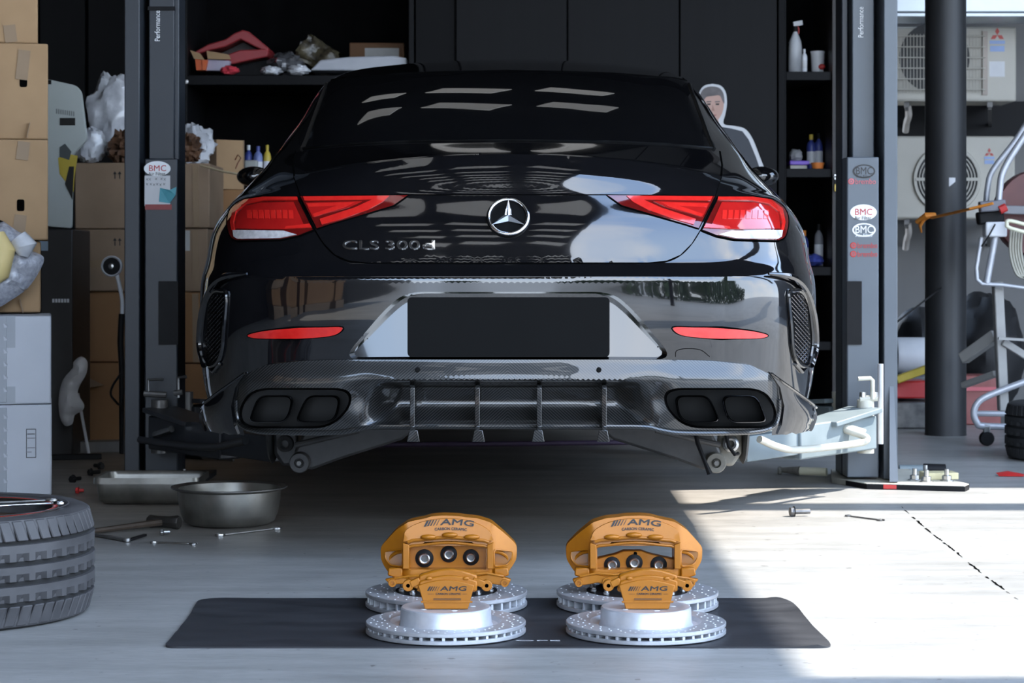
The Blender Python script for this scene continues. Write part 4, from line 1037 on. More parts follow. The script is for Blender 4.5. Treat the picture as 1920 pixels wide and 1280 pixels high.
# small fasteners
def bolt(X, Y, r, ln, ang, label, m=STEEL, name='bolt', cat='bolt', group=None):
    a = fl(X, Y); t = root(name, (a.x, a.y, 0), label, cat, group); d = Vector((math.cos(ang), math.sin(ang), 0)); c = a + Vector((0, 0, r))
    MB().tube([c, c + d * r * .9], [r, r], 6).build('bolt_head', m, t, bevel=r * .08)
    MB().tube([c + d * r * .9, c + d * r * 1.1, c + d * ln], [r * 1.25, r * .55, r * .55], 10).build('bolt_shank', m, t)
bolt(300, 1004, .011, .03, .3, 'loose steel nut lying on the floor against the hammer head')
bolt(1481, 968, .016, .07, .2, 'thick steel bolt lying on the sunlit floor', DSTEEL)
spanner('spanner', fl(1590, 968), fl(1652, 976), .011, DSTEEL, 'small spanner lying on the sunlit floor near the joint line')
# ------------------------------------------------------------------ two-post lift
from mathutils import noise as mnoise
def pxbox(b, X0, X1, Y0, Y1, d, dp, **kw):
    p, q = W(X0, Y1, d), W(X1, Y0, d)
    return b.box(((p.x + q.x) / 2, d + dp / 2, (p.z + q.z) / 2), (abs(q.x - p.x), dp, abs(q.z - p.z)), **kw)
def flat_oval(name, X, Y, rx, ry, d, m, parent, off=.0015, n=28):
    k = d / F; c = W(X, Y, d); b = MB()
    b.prism([(math.cos(2 * PI * i / n) * rx * k, math.sin(2 * PI * i / n) * ry * k) for i in range(n)], -off, .0005, lambda u, v, e_: (c.x + u, c.y + e_, c.z + v))
    return b.build(name, m, parent, smooth=0)
def flat_rect(name, X0, X1, Y0, Y1, d, m, parent, off=.0012):
    b = MB(); pxbox(b, X0, X1, Y0, Y1, d - off, off + .0004); return b.build(name, m, parent, smooth=0)
def ptext(txt, m, parent, X0, X1, Y0, Y1, d, off=.002, vert=False, **kw):
    k = d / F
    if vert: return text_mesh(txt, m, parent, 'lettering', W(X1, Y1, d - off), (Y1 - Y0) * k, (X1 - X0) * k, (0, 0, 1), (-1, 0, 0), depth=.0006, **kw)
    return text_mesh(txt, m, parent, 'lettering', W(X0, Y1, d - off), (X1 - X0) * k, (Y1 - Y0) * k, depth=.0006, **kw)
def oval_sticker(parent, X, Y, rx, ry, d, ring, field, ink, ink2=None):
    s = flat_oval('sticker', X, Y, rx, ry, d, ring, parent, .0012)
    flat_oval('sticker_field', X, Y, rx * .86, ry * .80, d, field, s, .0022)
    ptext('BMC', ink, s, X - rx * .62, X + rx * .66, Y - ry * .46, Y + ry * .34, d, .0032)
    ptext('Air Filter', ink2 or ink, s, X - rx * .68, X + rx * .6, Y + ry * .46, Y + ry * .92, d, .0032)
    return s
def brake_sticker(parent, X0, Y, w, d, m):
    k = d / F; c = W(X0 + 6, Y, d)
    r = MB().lathe([(.0001, -.0014), (5.5 * k, -.0014), (6 * k, 0)], 20, c, 'Y').build('sticker', m, parent)
    MB().lathe([(2 * k, -.0022), (3.3 * k, -.0022), (3.4 * k, 0), (2 * k, 0), (2 * k, -.0022)], 16, c, 'Y').build('sticker_ring', LIFTM, r)
    ptext('brembo', m, r, X0 + 14, X0 + w, Y - 5, Y + 5, d, .0014)
LH = 1180        # posts run this many pixels above the horizon row's top edge
def post(side):
    R = side > 0; d = 8.38
    t = root('lift_post', (W(1630 if R else 300, 0, d).x, d, 0), ('grey two-post lift column with logo stickers beside the sunlit floor' if R else 'two-post lift column, colour darkened by painted shade, with paper note before the cardboard boxes'), 'car lift')
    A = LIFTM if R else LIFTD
    T = -560
    if R:
        b = MB(); pxbox(b, 1657, 1683, T, 898, 8.30, .30); b.build('column_flange', A, t, bevel=.004)
        b = MB(); pxbox(b, 1578, 1590, T, 890, 8.46, .16); b.build('column_flange', LIFTD, t, bevel=.004)
        b = MB(); pxbox(b, 1586, 1660, T, 885, 8.56, .05); b.build('column_web', BLKPL, t)
        b = MB(); pxbox(b, 1598, 1639, T, 296, 8.40, .10); b.build('mast', A, t, bevel=.004)
        b = MB(); pxbox(b, 1588, 1648, 294, 895, 8.30, .12); car_ = b.build('carriage', A, t, bevel=.005)
        flat_rect('guard_pad', 1588, 1616, 527, 646, 8.298, BLKPL, car_, .008)
        fr = 8.2985
        s = flat_oval('sticker', 1620, 321, 21, 13, fr, INK, car_, .0012); flat_oval('sticker_field', 1620, 321, 18, 10.5, fr, LIFTM, s, .002); ptext('BMC', INK, s, 1605, 1636, 313, 327, fr, .0028)
        ptext('Air Filter', INK, s, 1606, 1634, 328, 333, fr, .0028)
        brake_sticker(car_, 1590, 340, 52, fr, PINKP)
        oval_sticker(car_, 1619, 398, 25, 15, fr, WHITE, WHITE, REDP, INK)
        s = flat_oval('sticker', 1620, 431, 22, 13, fr, WHITE, car_, .0012); flat_oval('sticker_field', 1620, 431, 19, 10.5, fr, LIFTM, s, .002); ptext('BMC', WHITE, s, 1604, 1637, 423, 437, fr, .0028); ptext('Air Filter', WHITE, s, 1604, 1637, 438, 444, fr, .0028)
        brake_sticker(car_, 1594, 460, 51, fr, REDP); brake_sticker(car_, 1594, 476, 51, fr, REDP)
        ptext('Performance', WHITE, t, 1609, 1619, 13, 70, 8.3985, .001, True)
        b = MB().add([W(1668, 724, 8.30), W(1676, 724, 8.30), W(1684, 903, 8.18), W(1668, 903, 8.18), W(1668, 724, 8.34), W(1676, 724, 8.34), W(1684, 900, 8.36), W(1668, 900, 8.36)], [(0, 1, 2, 3), (7, 6, 5, 4), (0, 4, 5, 1), (1, 5, 6, 2), (2, 6, 7, 3), (3, 7, 4, 0)])
        b.build('gusset', A, t)
        x0, x1 = W(1566, 0, 8.3).x, W(1802, 0, 8.3).x
        b = MB(); b.prism([(x0, 8.40), (x0 + .10, 8.18), (x1 - .03, 8.09), (x1, 8.16), (x1 - .12, 8.75), (x0 + .05, 8.75)], 0, .022, lambda u, v, e_: (u, v, e_)); pl = b.build('base_plate', IVORY, t, bevel=.002)
        MB().bar((x0 + .16, 8.158, .011), (x0 + .30, 8.133, .011), .006, .015).build('red_paint_mark', REDP, pl); MB().prism([(x0 + .004, 8.395), (x0 + .10, 8.174), (x1 - .03, 8.084), (x1 + .002, 8.158), (x1 - .03, 8.10), (x0 + .105, 8.19)], 0, .019, lambda u, v, e_: (u, v, e_)).build('plate_edge', BLKPL, pl, smooth=0)  # dark strip along the plate front paints its shaded edge
        for X, Y in ((1715, 905), (1735, 898), (1737, 908), (1775, 906), (1640, 900)):
            c = fl(X, Y + 6); c.z = .022
            MB().lathe([(.0001, .045), (.009, .045), (.009, .022), (.018, .02), (.018, .006), (.026, .004), (.026, 0)], 8, c).build('anchor_bolt', STEEL, pl)
        p = fl(1765, 910); MB().box((p.x, p.y + .05, .035), (.13, .09, .026), rz=.1).build('wedge_block', mat('pale_wood', (.55, .48, .28), rough=.7), pl, bevel=.003)
    else:
        b = MB(); pxbox(b, 233, 262, T, 905, 8.34, .30); b.build('column_flange', A, t, bevel=.004)
        b = MB(); pxbox(b, 326, 336, T, 890, 8.44, .16); b.build('column_flange', A, t, bevel=.004)
        b = MB(); pxbox(b, 258, 330, T, 885, 8.56, .05); b.build('column_web', BLKPL, t)
        b = MB(); pxbox(b, 279, 327, T, 300, 8.42, .10); b.build('mast', A, t, bevel=.004)
        b = MB(); pxbox(b, 277, 327, 12, 19, 8.41, .02); b.build('mast_seam', BLKPL, t)
        b = MB(); pxbox(b, 271, 333, 297, 898, 8.32, .12); car_ = b.build('carriage', A, t, bevel=.005)
        fr = 8.3185
        flat_rect('guard_pad', 297, 334, 527, 646, 8.318, BLKPL, car_, .008)
        nt_ = flat_rect('paper_note', 271, 319, 329, 386, fr, PAPER, car_, .001)
        b = MB()
        for i, (x, y) in enumerate(((276, 336), (281, 336), (293, 335), (303, 335), (309, 336), (276, 345), (283, 345), (289, 346), (295, 345), (301, 346), (308, 345))):
            p = W(x, y, fr - .0016); k = fr / F
            b.bar(p + Vector((-2 * k, 0, -2 * k)), p + Vector((2 * k, 0, 2 * k)), .001, 1.0 * k, (0, 1, 0)); b.bar(p + Vector((-2 * k, 0, 2 * k)), p + Vector((1.5 * k, 0, -2.5 * k)), .001, .8 * k, (0, 1, 0))
        b.build('handwriting', INK, nt_, kind='stuff', smooth=0)
        b = MB().add([W(300, 352, fr - .003), W(318, 356, fr - .012), W(331, 350, fr - .01), W(329, 366, fr - .012), W(318, 381, fr - .003), W(298, 378, fr - .003)], [(0, 1, 2, 3), (0, 3, 4, 5)]); b.build('torn_label', TEAL, car_, smooth=0)
        flat_rect('sticker', 272, 322, 383, 393, fr, mat('dull_red', (.22, .03, .03)), car_)
        oval_sticker(car_, 295, 316, 25, 14, fr, WHITE, WHITE, REDP, INK)
        b = MB(); pxbox(b, 331.5, 333.5, 306, 343, 8.35, .05); b.build('side_sticker', WHITE, car_, smooth=0)
        ptext('Performance', WHITE, t, 290, 300, 20, 77, 8.4185, .001, True)
        x0, x1 = W(205, 0, 8.4).x, W(385, 0, 8.4).x
        MB().box(((x0 + x1) / 2, 8.46, .011), (x1 - x0, .52, .022)).build('base_plate', LIFTARMD, t, bevel=.002)
        for X, Y in ((262, 887), (295, 884), (240, 892), (345, 890)):
            c = fl(X, Y + 14); c.z = .022
            MB().lathe([(.0001, .03), (.008, .03), (.008, .018), (.015, .016), (.015, .004), (.022, .003), (.022, 0)], 8, c).build('anchor_bolt', STEEL, t)
    # swing arms: hinge block, tube, telescoping inner tube, pad under the sill
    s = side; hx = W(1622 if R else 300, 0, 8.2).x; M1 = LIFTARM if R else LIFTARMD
    arms = [((hx, 8.19, .215), (s * .80 + XC, 7.56, .205))] + [((hx - s * .02, 8.70, .215), (s * .78 + XC, 9.75, .205))]
    for i, (p, q) in enumerate(arms):
        p, q = Vector(p), Vector(q); m_ = p.lerp(q, .62)
        a = MB().bar(p, m_, .10, .125).build('lift_arm', M1, t, bevel=.006)
        MB().bar(p.lerp(q, .5), q, .078, .09).build('inner_tube', M1, a, bevel=.004)
        b = MB().bar(p + Vector((0, 0, .085)), p.lerp(q, .38) + Vector((0, 0, .052)), .15, .018); b.build('hinge_plate', M1, a, bevel=.003)
        MB().cyl(p + Vector((0, 0, -.08)), p + Vector((0, 0, .12)), .032, 16).build('hinge_pin', IVORY if R else DSTEEL, a)
        MB().cyl(q + Vector((0, 0, -.03)), q + Vector((0, 0, .09)), .020, 14).build('pad_screw', DSTEEL, a)
        MB().lathe([(.0001, .154), (.058, .154), (.062, .148), (.062, .110), (.058, .092), (.03, .09)], 24, q).build('lift_pad', BLKPL, a)
        if i == 0:
            off = Vector((0, -.10, 0))
            e1, e2 = p.lerp(q, .08), p.lerp(q, .95)
            if R: rp = [W(1622, 811, 8.0), W(1590, 802, 8.0), W(1587, 806, 7.98), W(1621, 818, 7.95), W(1624, 826, 7.94), W(1600, 832, 7.9), W(1500, 843, 7.6), W(1460, 838, 7.48), W(1424, 823, 7.4)]
            else: rp = [W(262, 824, 8.1), W(330, 834, 7.9), W(400, 838, 7.6), W(460, 826, 7.2)]
            MB().tube(smoothline(rp, 4), .013, 8).build('foot_guard', IVORY if R else LIFTARMD, a, smooth=60)
    ww = (lambda X, Y, d: W(X, Y, d))
    if R:
        MB().tube([W(1609, 710, 8.16), W(1632, 709, 8.16), W(1636, 713, 8.16), W(1636, 748, 8.16)], .008, 8).build('lock_handle', IVORY, t, smooth=60)
        MB().cyl(W(1651, 682, 8.22), W(1651, 832, 8.22), .011, 10).build('release_rod', FRAMEM, t)
        MB().cyl(W(1612, 748, 8.17), W(1645, 746, 8.17), .012, 10).build('latch_bar', IVORY, t)
        for X in (1618, 1640): MB().lathe([(.0001, .02), (.012, .018), (.014, 0)], 10, W(X, 744, 8.17)).build('latch_nut', STEEL, t)
    else:
        MB().tube([W(278, 742, 8.2), W(278, 712, 8.2), W(306, 711, 8.2)], .006, 8).build('lock_handle', STEEL, t)
        MB().cyl(W(270, 738, 8.2), W(312, 740, 8.2), .012, 10).build('latch_bar', DSTEEL, t)
        MB().tube([W(334, 745, 8.2), W(334, 708, 8.2), W(350, 706, 8.2)], .007, 8).build('lock_handle', STEEL, t)
        MB().cyl(W(326, 737, 8.19), W(342, 735, 8.19), .010, 8).build('latch_nut', STEEL, t)
        MB().cyl(W(290, 815, 8.05), W(322, 804, 7.95), .012, 10).build('short_rod', STEEL, t)
    return t
post(1); post(-1)
def rod(name, pts, r, m, label, cat, tip=None, tipm=None):
    a = Vector(pts[0]); t = root(name, (a.x, a.y, 0), label, cat)
    MB().tube(pts, r, 10).build('barrel', m, t, smooth=60)
    if tip: MB().tube(tip[0], tip[1], 10).build('end_piece', tipm, t, smooth=60)
rod('pin_rod', [fl(1500, 893) + Vector((0, 0, .022)), fl(1550, 895) + Vector((0, 0, .022))], .017, mat('cream_rod', (.62, .60, .45), rough=.5), 'cream steel rod lying on the sunlit floor left of the grey lift base', 'rod',
    ([fl(1459, 890) + Vector((0, 0, .018)), fl(1464, 890) + Vector((0, 0, .018)), fl(1466, 890) + Vector((0, 0, .02)), fl(1500, 893) + Vector((0, 0, .022))], [.015, .017, .010, .019]), RUSTY)
rod('strut_bar', [W(1686, 879, 8.9), W(1734, 879, 8.9)], .018, LIFTARM, 'pale blue rod with black sleeve lying behind the grey lift base', 'rod', ([W(1732, 879, 8.9), W(1772, 880, 8.9)], .023), BLKPL)
rod('pry_bar', [fl(378, 862) + Vector((0, 0, .012)), fl(438, 866) + Vector((0, 0, .010))], .008, STEEL, 'steel bar with dark sleeve under the dark lift arm', 'tool', ([fl(338, 860) + Vector((0, 0, .018)), fl(380, 862) + Vector((0, 0, .016))], .015), BLKPL)

# ------------------------------------------------------------------ back of the garage: shelving and panels
D0 = 11.08
t = root('shelf_unit', (W(560, 0, D0).x, D0, 0), 'tall black open shelving unit behind the car holding a red case', 'shelf')
def panel(b, X0, X1, z0, z1, y0, y1):
    a, c = W(X0, 0, D0).x, W(X1, 0, D0).x; return b.box(((a + c) / 2, (y0 + y1) / 2, (z0 + z1) / 2), (c - a, y1 - y0, z1 - z0))
panel(MB(), 338, 351, 0, 3.2, D0, D0 + .75).build('side_panel', BLACKG, t, bevel=.003)
panel(MB(), 766, 776, 0, 3.2, D0, D0 + .75).build('side_panel', BLACKG, t, bevel=.003)
panel(MB(), 351, 766, 0, 3.2, D0 + .72, D0 + .75).build('back_panel', BLACKD, t)
zs = H + (492 - 141) / F * D0; zl = H + (492 - 334) / F * D0
panel(MB(), 351, 766, zs - .05, zs, D0, D0 + .72).build('shelf_board', BLACKG, t, bevel=.003)
panel(MB(), 351, 766, zl - .04, zl, D0, D0 + .72).build('shelf_board', BLACKG, t, bevel=.003)
panel(MB(), 351, 766, .5, .54, D0, D0 + .72).build('shelf_board', BLACKG, t, bevel=.003)
MB().lathe([(.0001, -.01), (.012, -.008), (.013, 0)], 10, W(349, 153, D0), 'Y').build('screw', STEEL, t)
t = root('tall_cabinet', (W(1120, 0, D0).x, D0, 0), 'tall charcoal cabinet with flush doors behind the car roof', 'cabinet')
panel(MB(), 778, 1470, 0, 3.2, D0 + .03, D0 + .75).build('body', BLACKW, t, bevel=.003)
panel(MB(), 779, 853, .04, 3.2, D0 + .0, D0 + .028).build('door', BLACKW, t, bevel=.003)
for X0, X1 in ((856, 1062), (1065, 1272), (1275, 1456)): panel(MB(), X0, X1, .04, 3.2, D0 - .02, D0 + .028).build('door', BLACKG, t, bevel=.002)
panel(MB(), 1458, 1470, .0, 3.2, D0 - .03, D0 + .028).build('edge_post', BLACKW, t, bevel=.003)
t = root('shelf_unit', (W(1515, 0, D0).x, D0, 0), 'narrow black shelving unit with bottles between cabinet and grey lift post', 'shelf')
panel(MB(), 1471, 1474, 0, 3.2, D0, D0 + .7).build('side_panel', BLACKW, t)
up = panel(MB(), 1559, 1577, 0, 3.2, D0 - .02, D0 + .7).build('side_panel', mat('brown_black', (.018, .014, .013), (.024, .019, .018), rough=.5), t, bevel=.003)
panel(MB(), 1474, 1559, 0, 3.2, D0 + .66, D0 + .69).build('back_panel', BLACKD, t)
SZ = []
for Y0 in (134, 316, 500, 640):
    z = H + (492 - Y0) / F * D0; SZ.append(z); panel(MB(), 1474, 1559, z - .045, z, D0, D0 + .66).build('shelf_board', BLACKG, t, bevel=.003)
for Y in (60, 120, 205, 250, 290, 380, 415, 460, 500): MB().lathe([(.0001, -.006), (.006, -.005), (.007, 0)], 8, W(1573, Y, D0 - .02), 'Y').build('rivet', STEEL, up)
c = W(1568, 352, D0 - .032); t = root('padlock', (c.x, c.y, c.z - .04), 'small brass padlock hanging on the narrow shelving post', 'padlock')
MB().box((c.x, c.y, c.z), (.022, .014, .04)).build('lock_body', mat('brass', (.45, .33, .10), rough=.35, metal=.8), t, bevel=.003)
MB().tube([c + Vector((-.008, 0, .02)), c + Vector((-.008, 0, .04)), c + Vector((0, 0, .052)), c + Vector((.008, 0, .04)), c + Vector((.008, 0, .02))], .003, 8).build('shackle', CHROME, t)
MB().lathe([(.0001, -.01), (.014, -.008), (.016, .012)], 14, c + Vector((0, 0, .055)), 'Y').build('hasp', CHROME, t)

def blob(name, c, r, m, label, cat, seed=0, amp=.25, fr=2.5, n=26, parent=None, part='wrap', flatb=True, group=None):
    t = parent or root(name, (c[0], c[1], c[2] - r[2]), label, cat, group)
    b = MB(); b.sphere((0, 0, 0), 1, n, n * 2 // 3)
    vs = []
    for p in b.v:
        v = Vector(p); q = v * fr + Vector((seed * 7.3, seed, 1))
        k = 1 + amp * (mnoise.noise(q) + .6 * mnoise.noise(q * 2.3)) + amp * .5 * abs(mnoise.noise(q * 3.7))
        w = Vector((v.x * r[0], v.y * r[1], v.z * r[2])) * k
        if flatb: w.z = max(w.z, -r[2])
        vs.append(tuple(Vector(c) + w))
    b.v = vs; b.build(part, m, t, smooth=30); return t
# --- things on the left shelf
sy = D0 + .22
def onz(X, Y, d): return W(X, Y, d)
c = W(428, 100, sy); t = root('tool_case', (c.x, c.y, zs + .04), 'open red plastic tool case on the upper shelf', 'case')
k = sy / F
pr = lambda pts, y0, y1: MB().prism([(W(x, y, sy).x, W(x, y, sy).z) for x, y in pts], y0, y1, lambda u, v, e_: (u, e_, v))
pr([(364, 99), (390, 84), (424, 74), (440, 63), (456, 57), (468, 60), (504, 90), (504, 97), (494, 96), (452, 74), (424, 88), (390, 96), (366, 104)], sy - .02, sy + .30).build('case_lid', mat('case_red', (.26, .025, .03), (.34, .035, .04), rough=.45), t, bevel=.006)
pr([(424, 106), (452, 96), (500, 94), (505, 98), (504, 108), (470, 115), (440, 122), (424, 122)], sy - .06, sy + .30).build('case_base', mat('case_red', (.26, .025, .03)), t, bevel=.006)
pr([(452, 76), (490, 97), (452, 97), (424, 103), (400, 101)], sy + .10, sy + .28).build('case_lining', mat('case_lining', (.02, .006, .006)), t)
pr([(430, 122), (500, 110), (500, 142), (430, 142)], sy + .05, sy + .28).build('case_foot', BLKPL, t)
c = W(403, 120, sy - .12); t = root('orange_carton', (c.x, c.y, zs), 'torn orange and brown carton with open flaps in front of red case', 'box')
pr([(374, 115), (395, 118), (392, 137), (376, 137)], sy - .16, sy - .08).build('carton_panel', mat('carton_orange', (.60, .09, .02), (.70, .16, .04), rough=.5), t, bevel=.002)
pr([(366, 100), (384, 106), (392, 118), (373, 116)], sy - .17, sy - .15).build('flap', CARD, t)
pr([(396, 101), (437, 108), (440, 117), (398, 116)], sy - .17, sy - .15).build('flap', CARD, t)
pr([(396, 116), (437, 118), (434, 137), (392, 137)], sy - .14, sy - .07).build('carton_panel', mat('carton_grey', (.34, .30, .40), (.45, .42, .5), rough=.4), t, bevel=.002)
pr([(388, 118), (398, 118), (394, 137), (389, 137)], sy - .17, sy - .13).build('carton_edge', mat('carton_orange', (.6, .09, .02)), t)
blob('red_cloth', (W(430, 134, sy - .2).x, sy - .2, zs + .026), (.045, .05, .022), mat('red_cloth', (.55, .04, .06), rough=.7), 'crumpled bright red cloth in front of the orange carton', 'cloth', 3, .3)
blob('clear_wrap', (W(537, 122, sy).x, sy - .02, zs + .068), (.085, .10, .06), mat('smoky_film', (.05, .05, .055), (.14, .14, .15), rough=.12, scale=12, bump=.6, coat=.6), 'dark crumpled plastic-wrapped parts beside the red case', 'wrap', 5, .3)
blob('wrap_scrap', (W(508, 136, sy - .18).x, sy - .18, zs + .026), (.05, .05, .02), FOIL, 'small white plastic scraps on the shelf edge', 'wrap', 8, .4)
c = W(598, 86, sy + .2); t = root('film_sack', (c.x, c.y, zs), 'tilted brown see-through sack of scrap leaning on the upper shelf', 'sack')
b = MB(); b.box((0, 0, 0), (.20, .16, .15), ry=.5); 
bm = bmesh.new(); bm.from_mesh((lambda m: (m.from_pydata(b.v, [], b.f), m)[1])(bpy.data.meshes.new('x'))); bmesh.ops.subdivide_edges(bm, edges=bm.edges, cuts=9, use_grid_fill=True)
for v in bm.verts: v.co += v.co.normalized() * .03 * (mnoise.noise(v.co * 14) + .6 * mnoise.noise(v.co * 40))
b = MB(); b.v = [tuple(v.co + Vector((c.x, c.y, zs + .135))) for v in bm.verts]; b.f = [tuple(v.index for v in f.verts) for f in bm.faces]; bm.free()
b.build('film', mat('brown_film', (.012, .009, .006), (.12, .10, .06), rough=.25, scale=22, bump=.6), t, smooth=30)
def swing(t, corner, ang):
    """turn a finished box about one of its front corners"""
    c = Vector((corner[0], corner[1], 0)); t.location = t.location + c - Matrix.Rotation(ang, 3, 'Z') @ c; t.rotation_euler.z = ang
def carton(name, X0, X1, Y0, Y1, d, dp, m, label, tape=True, group=None, open_=False, z0=None, rz=0):
    p, q = W(X0, Y1, d), W(X1, Y0, d)
    if z0 is not None: p.z = z0 + .002
    cx, cz = (p.x + q.x) / 2, (p.z + q.z) / 2; w, h_ = q.x - p.x, q.z - p.z
    t = root(name, (cx, d + dp / 2, p.z), label, 'box', group)
    b = MB(); b.box((cx, d + dp / 2, cz), (w, dp, h_), rz=rz); b.build('carton_body', m, t, bevel=.006)
    if tape:
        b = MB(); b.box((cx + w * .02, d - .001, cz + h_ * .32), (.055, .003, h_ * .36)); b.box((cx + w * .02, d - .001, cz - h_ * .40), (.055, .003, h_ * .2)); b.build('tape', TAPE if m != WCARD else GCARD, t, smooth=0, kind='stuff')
    t['half'] = w / 2
    return t
t = carton('small_carton', 655, 758, 80, 138, sy + .1, .22, mat('dark_cardboard', (.13, .065, .03), (.17, .085, .04), rough=.8), 'brown cardboard box with white label at right end of upper shelf', False, z0=zs)
flat_rect('box_label', 684, 748, 90, 110, sy + .1, mat('grey_paper', (.30, .30, .29)), t)
c = W(668, 126, sy - .12); t = root('foam_board', (c.x, c.y, zs), 'white foam board lying flat along the upper shelf', 'board')
pr([(588, 138), (606, 119), (660, 113), (742, 111), (766, 115), (766, 138)], sy - .19, sy + .06).build('board', mat('foam_white', (.40, .41, .45), (.48, .49, .52), rough=.6), t, bevel=.008)
blob('wrap_scrap', (W(560, 134, sy - .2).x, sy - .19, zs + .028), (.055, .04, .024), FOIL, 'white plastic scrap at left end of the foam board', 'wrap', 11, .35)
def bottle(X, Y0, Y1, w, d, m, label, capm=None, z0=None, group=None, tilt=0):
    k = d / F; p = W(X, Y1, d); z = p.z if z0 is None else z0 + .002; hh = W(X, Y0, d).z - z; r = w * k / 2
    t = root('bottle', (p.x, d, z), label, 'bottle', group)
    MB().lathe([(.0001, z), (r * .95, z), (r, z + hh * .04), (r, z + hh * .66), (r * .8, z + hh * .76), (r * .36, z + hh * .83), (r * .36, z + hh * .88), (.0001, z + hh * .88)], 20, (p.x, d, 0)).build('bottle_body', m, t)
    MB().lathe([(r * .44, z + hh * .85), (r * .44, z + hh * .99), (r * .38, z + hh), (.0001, z + hh)], 16, (p.x, d, 0)).build('cap', capm or m, t)
    flat = MB().lathe([(r * 1.01, z + hh * .18), (r * 1.01, z + hh * .52)], 20, (p.x, d, 0)).build('label_band', WPLAST if m != WPLAST else PAPER, t)
    t.rotation_euler.y = tilt
    return t
bottle(466, 272, 332, 15, sy - .1, BLUEP, 'dark blue bottle on the lower shelf behind the open carton', WPLAST, z0=zl)
bottle(484, 274, 332, 17, sy - .12, mat('pale_blue_plastic', (.16, .20, .42), rough=.4), 'pale blue bottle next to the yellow can on lower shelf', BLUEP, z0=zl)
bottle(501, 272, 332, 14, sy - .1, YELLOW, 'yellow can on the lower shelf close to the car', YELLOW, z0=zl)
t = carton('white_carton', 458, 482, 300, 334, sy - .19, .08, mat('grey_white_card', (.30, .31, .29)), 'small off-white box in front of the blue bottles', False, z0=zl)
# --- right shelf
ry_ = D0 + .2
def jug(X, Y1, z, hpx, wpx, label):
    k = ry_ / F; p = W(X, Y1, ry_); z += .002; r = wpx * k / 2; hh = hpx * k
    t = root('spray_bottle', (p.x, ry_, z), label, 'sprayer')
    MB().lathe([(.0001, z), (r, z), (r * 1.03, z + hh * .1), (r, z + hh * .5), (r * .9, z + hh * .62), (r * .5, z + hh * .74), (r * .3, z + hh * .8), (r * .3, z + hh * .84)], 24, (p.x, ry_, 0)).build('bottle_body', WPLAST, t)
    MB().lathe([(r * .42, z + hh * .80), (r * .42, z + hh * .9), (.0001, z + hh * .91)], 14, (p.x, ry_, 0)).build('collar', BLKPL, t)
    MB().bar((p.x - r * .3, ry_, z + hh * .94), (p.x + r * 1.1, ry_, z + hh * .97), .02, .025).build('spray_head', WPLAST, t, bevel=.003)
    MB().tube([(p.x + r * .3, ry_, z + hh * .92), (p.x + r * .55, ry_, z + hh * .85), (p.x + r * .5, ry_, z + hh * .76)], .004, 6).build('trigger', REDP, t)
jug(1491, 134, SZ[0], 100, 25, 'large white spray bottle with trigger on top narrow shelf')
bottle(1508, 92, 134, 11, ry_ - .1, WPLAST, 'small white bottle beside the large spray bottle', WPLAST, z0=SZ[0])
def tub(X, Y0, w, d, z, m, label, hgt):
    k = d / F; r = w * k / 2; p = W(X, Y0, d); z += .002; t = root('tub', (p.x, d, z), label, 'tub')
    MB().lathe([(.0001, z), (r * .86, z), (r, z + hgt), (r * 1.05, z + hgt + .003), (r * 1.05, z + hgt + .01), (r * .95, z + hgt + .01), (r * .85, z + .01), (.0001, z + .008)], 24, (p.x, d, 0)).build('tub_body', m, t)
    return t
t = tub(1533, 134, 26, ry_ - .05, SZ[0], WPLAST, 'white round tub with red mark at end of top narrow shelf', 38 * ry_ / F)
c = W(1541, 125, ry_ - .088); MB().sphere((c.x, c.y, c.z), .018, 10, 6, (1, .4, .8)).build('red_mark', REDP, t)
blob('grey_mitt', (W(1492, 285, ry_).x, ry_, SZ[1] + .075), (.035, .04, .035), mat('grey_cloth', (.22, .22, .23), (.32, .32, .33), rough=.8), 'pale grey wash mitt on purple tray', 'mitt', 4, .2, n=18)
t = root('shallow_tray', (W(1492, 0, ry_).x, ry_, SZ[1]), 'purple tray with pale base on the middle narrow shelf', 'tray')
b = MB(); pxbox(b, 1481, 1518, 301, 309, ry_ - .10, .2); b.build('tray_rim', PURP, t, bevel=.004)
b = MB(); p, q = W(1482, 0, ry_ - .09), W(1514, 309, ry_ - .09); b.box(((p.x + q.x) / 2, ry_, (SZ[1] + .003 + q.z) / 2), (q.x - p.x, .17, q.z - SZ[1] - .003)); b.build('tray_base', mat('pale_tray', (.36, .34, .30)), t, bevel=.003)
tub(1533, 316, 24, ry_ - .12, SZ[1], mat('orange_plastic', (.60, .18, .04), rough=.4), 'small orange bowl beside the purple tray', .022)
bottle(1521, 252, 316, 17, ry_ + .05, BLUEP, 'tall blue bottle with yellow cap behind the orange bowl', YELLOW, z0=SZ[1])
bottle(1535, 250, 316, 16, ry_ + .05, BLUEP, 'wide blue bottle at the end of the middle narrow shelf', BLKPL, z0=SZ[1])
bottle(1508, 432, 500, 16, ry_, BLUEP, 'blue bottle with orange cap on the lower narrow shelf', ORANGE, z0=SZ[2])
bottle(1535, 420, 500, 17, ry_, mat('dim_white_plastic', (.20, .20, .22)), 'grey-white bottle on the lower narrow shelf', BLKPL, z0=SZ[2])
blob('blue_cloth', (W(1526, 488, ry_ - .1).x, ry_ - .1, SZ[2] + .034), (.05, .05, .03), BLUEP, 'crumpled blue cloth on the lower narrow shelf', 'cloth', 6, .3, n=18)

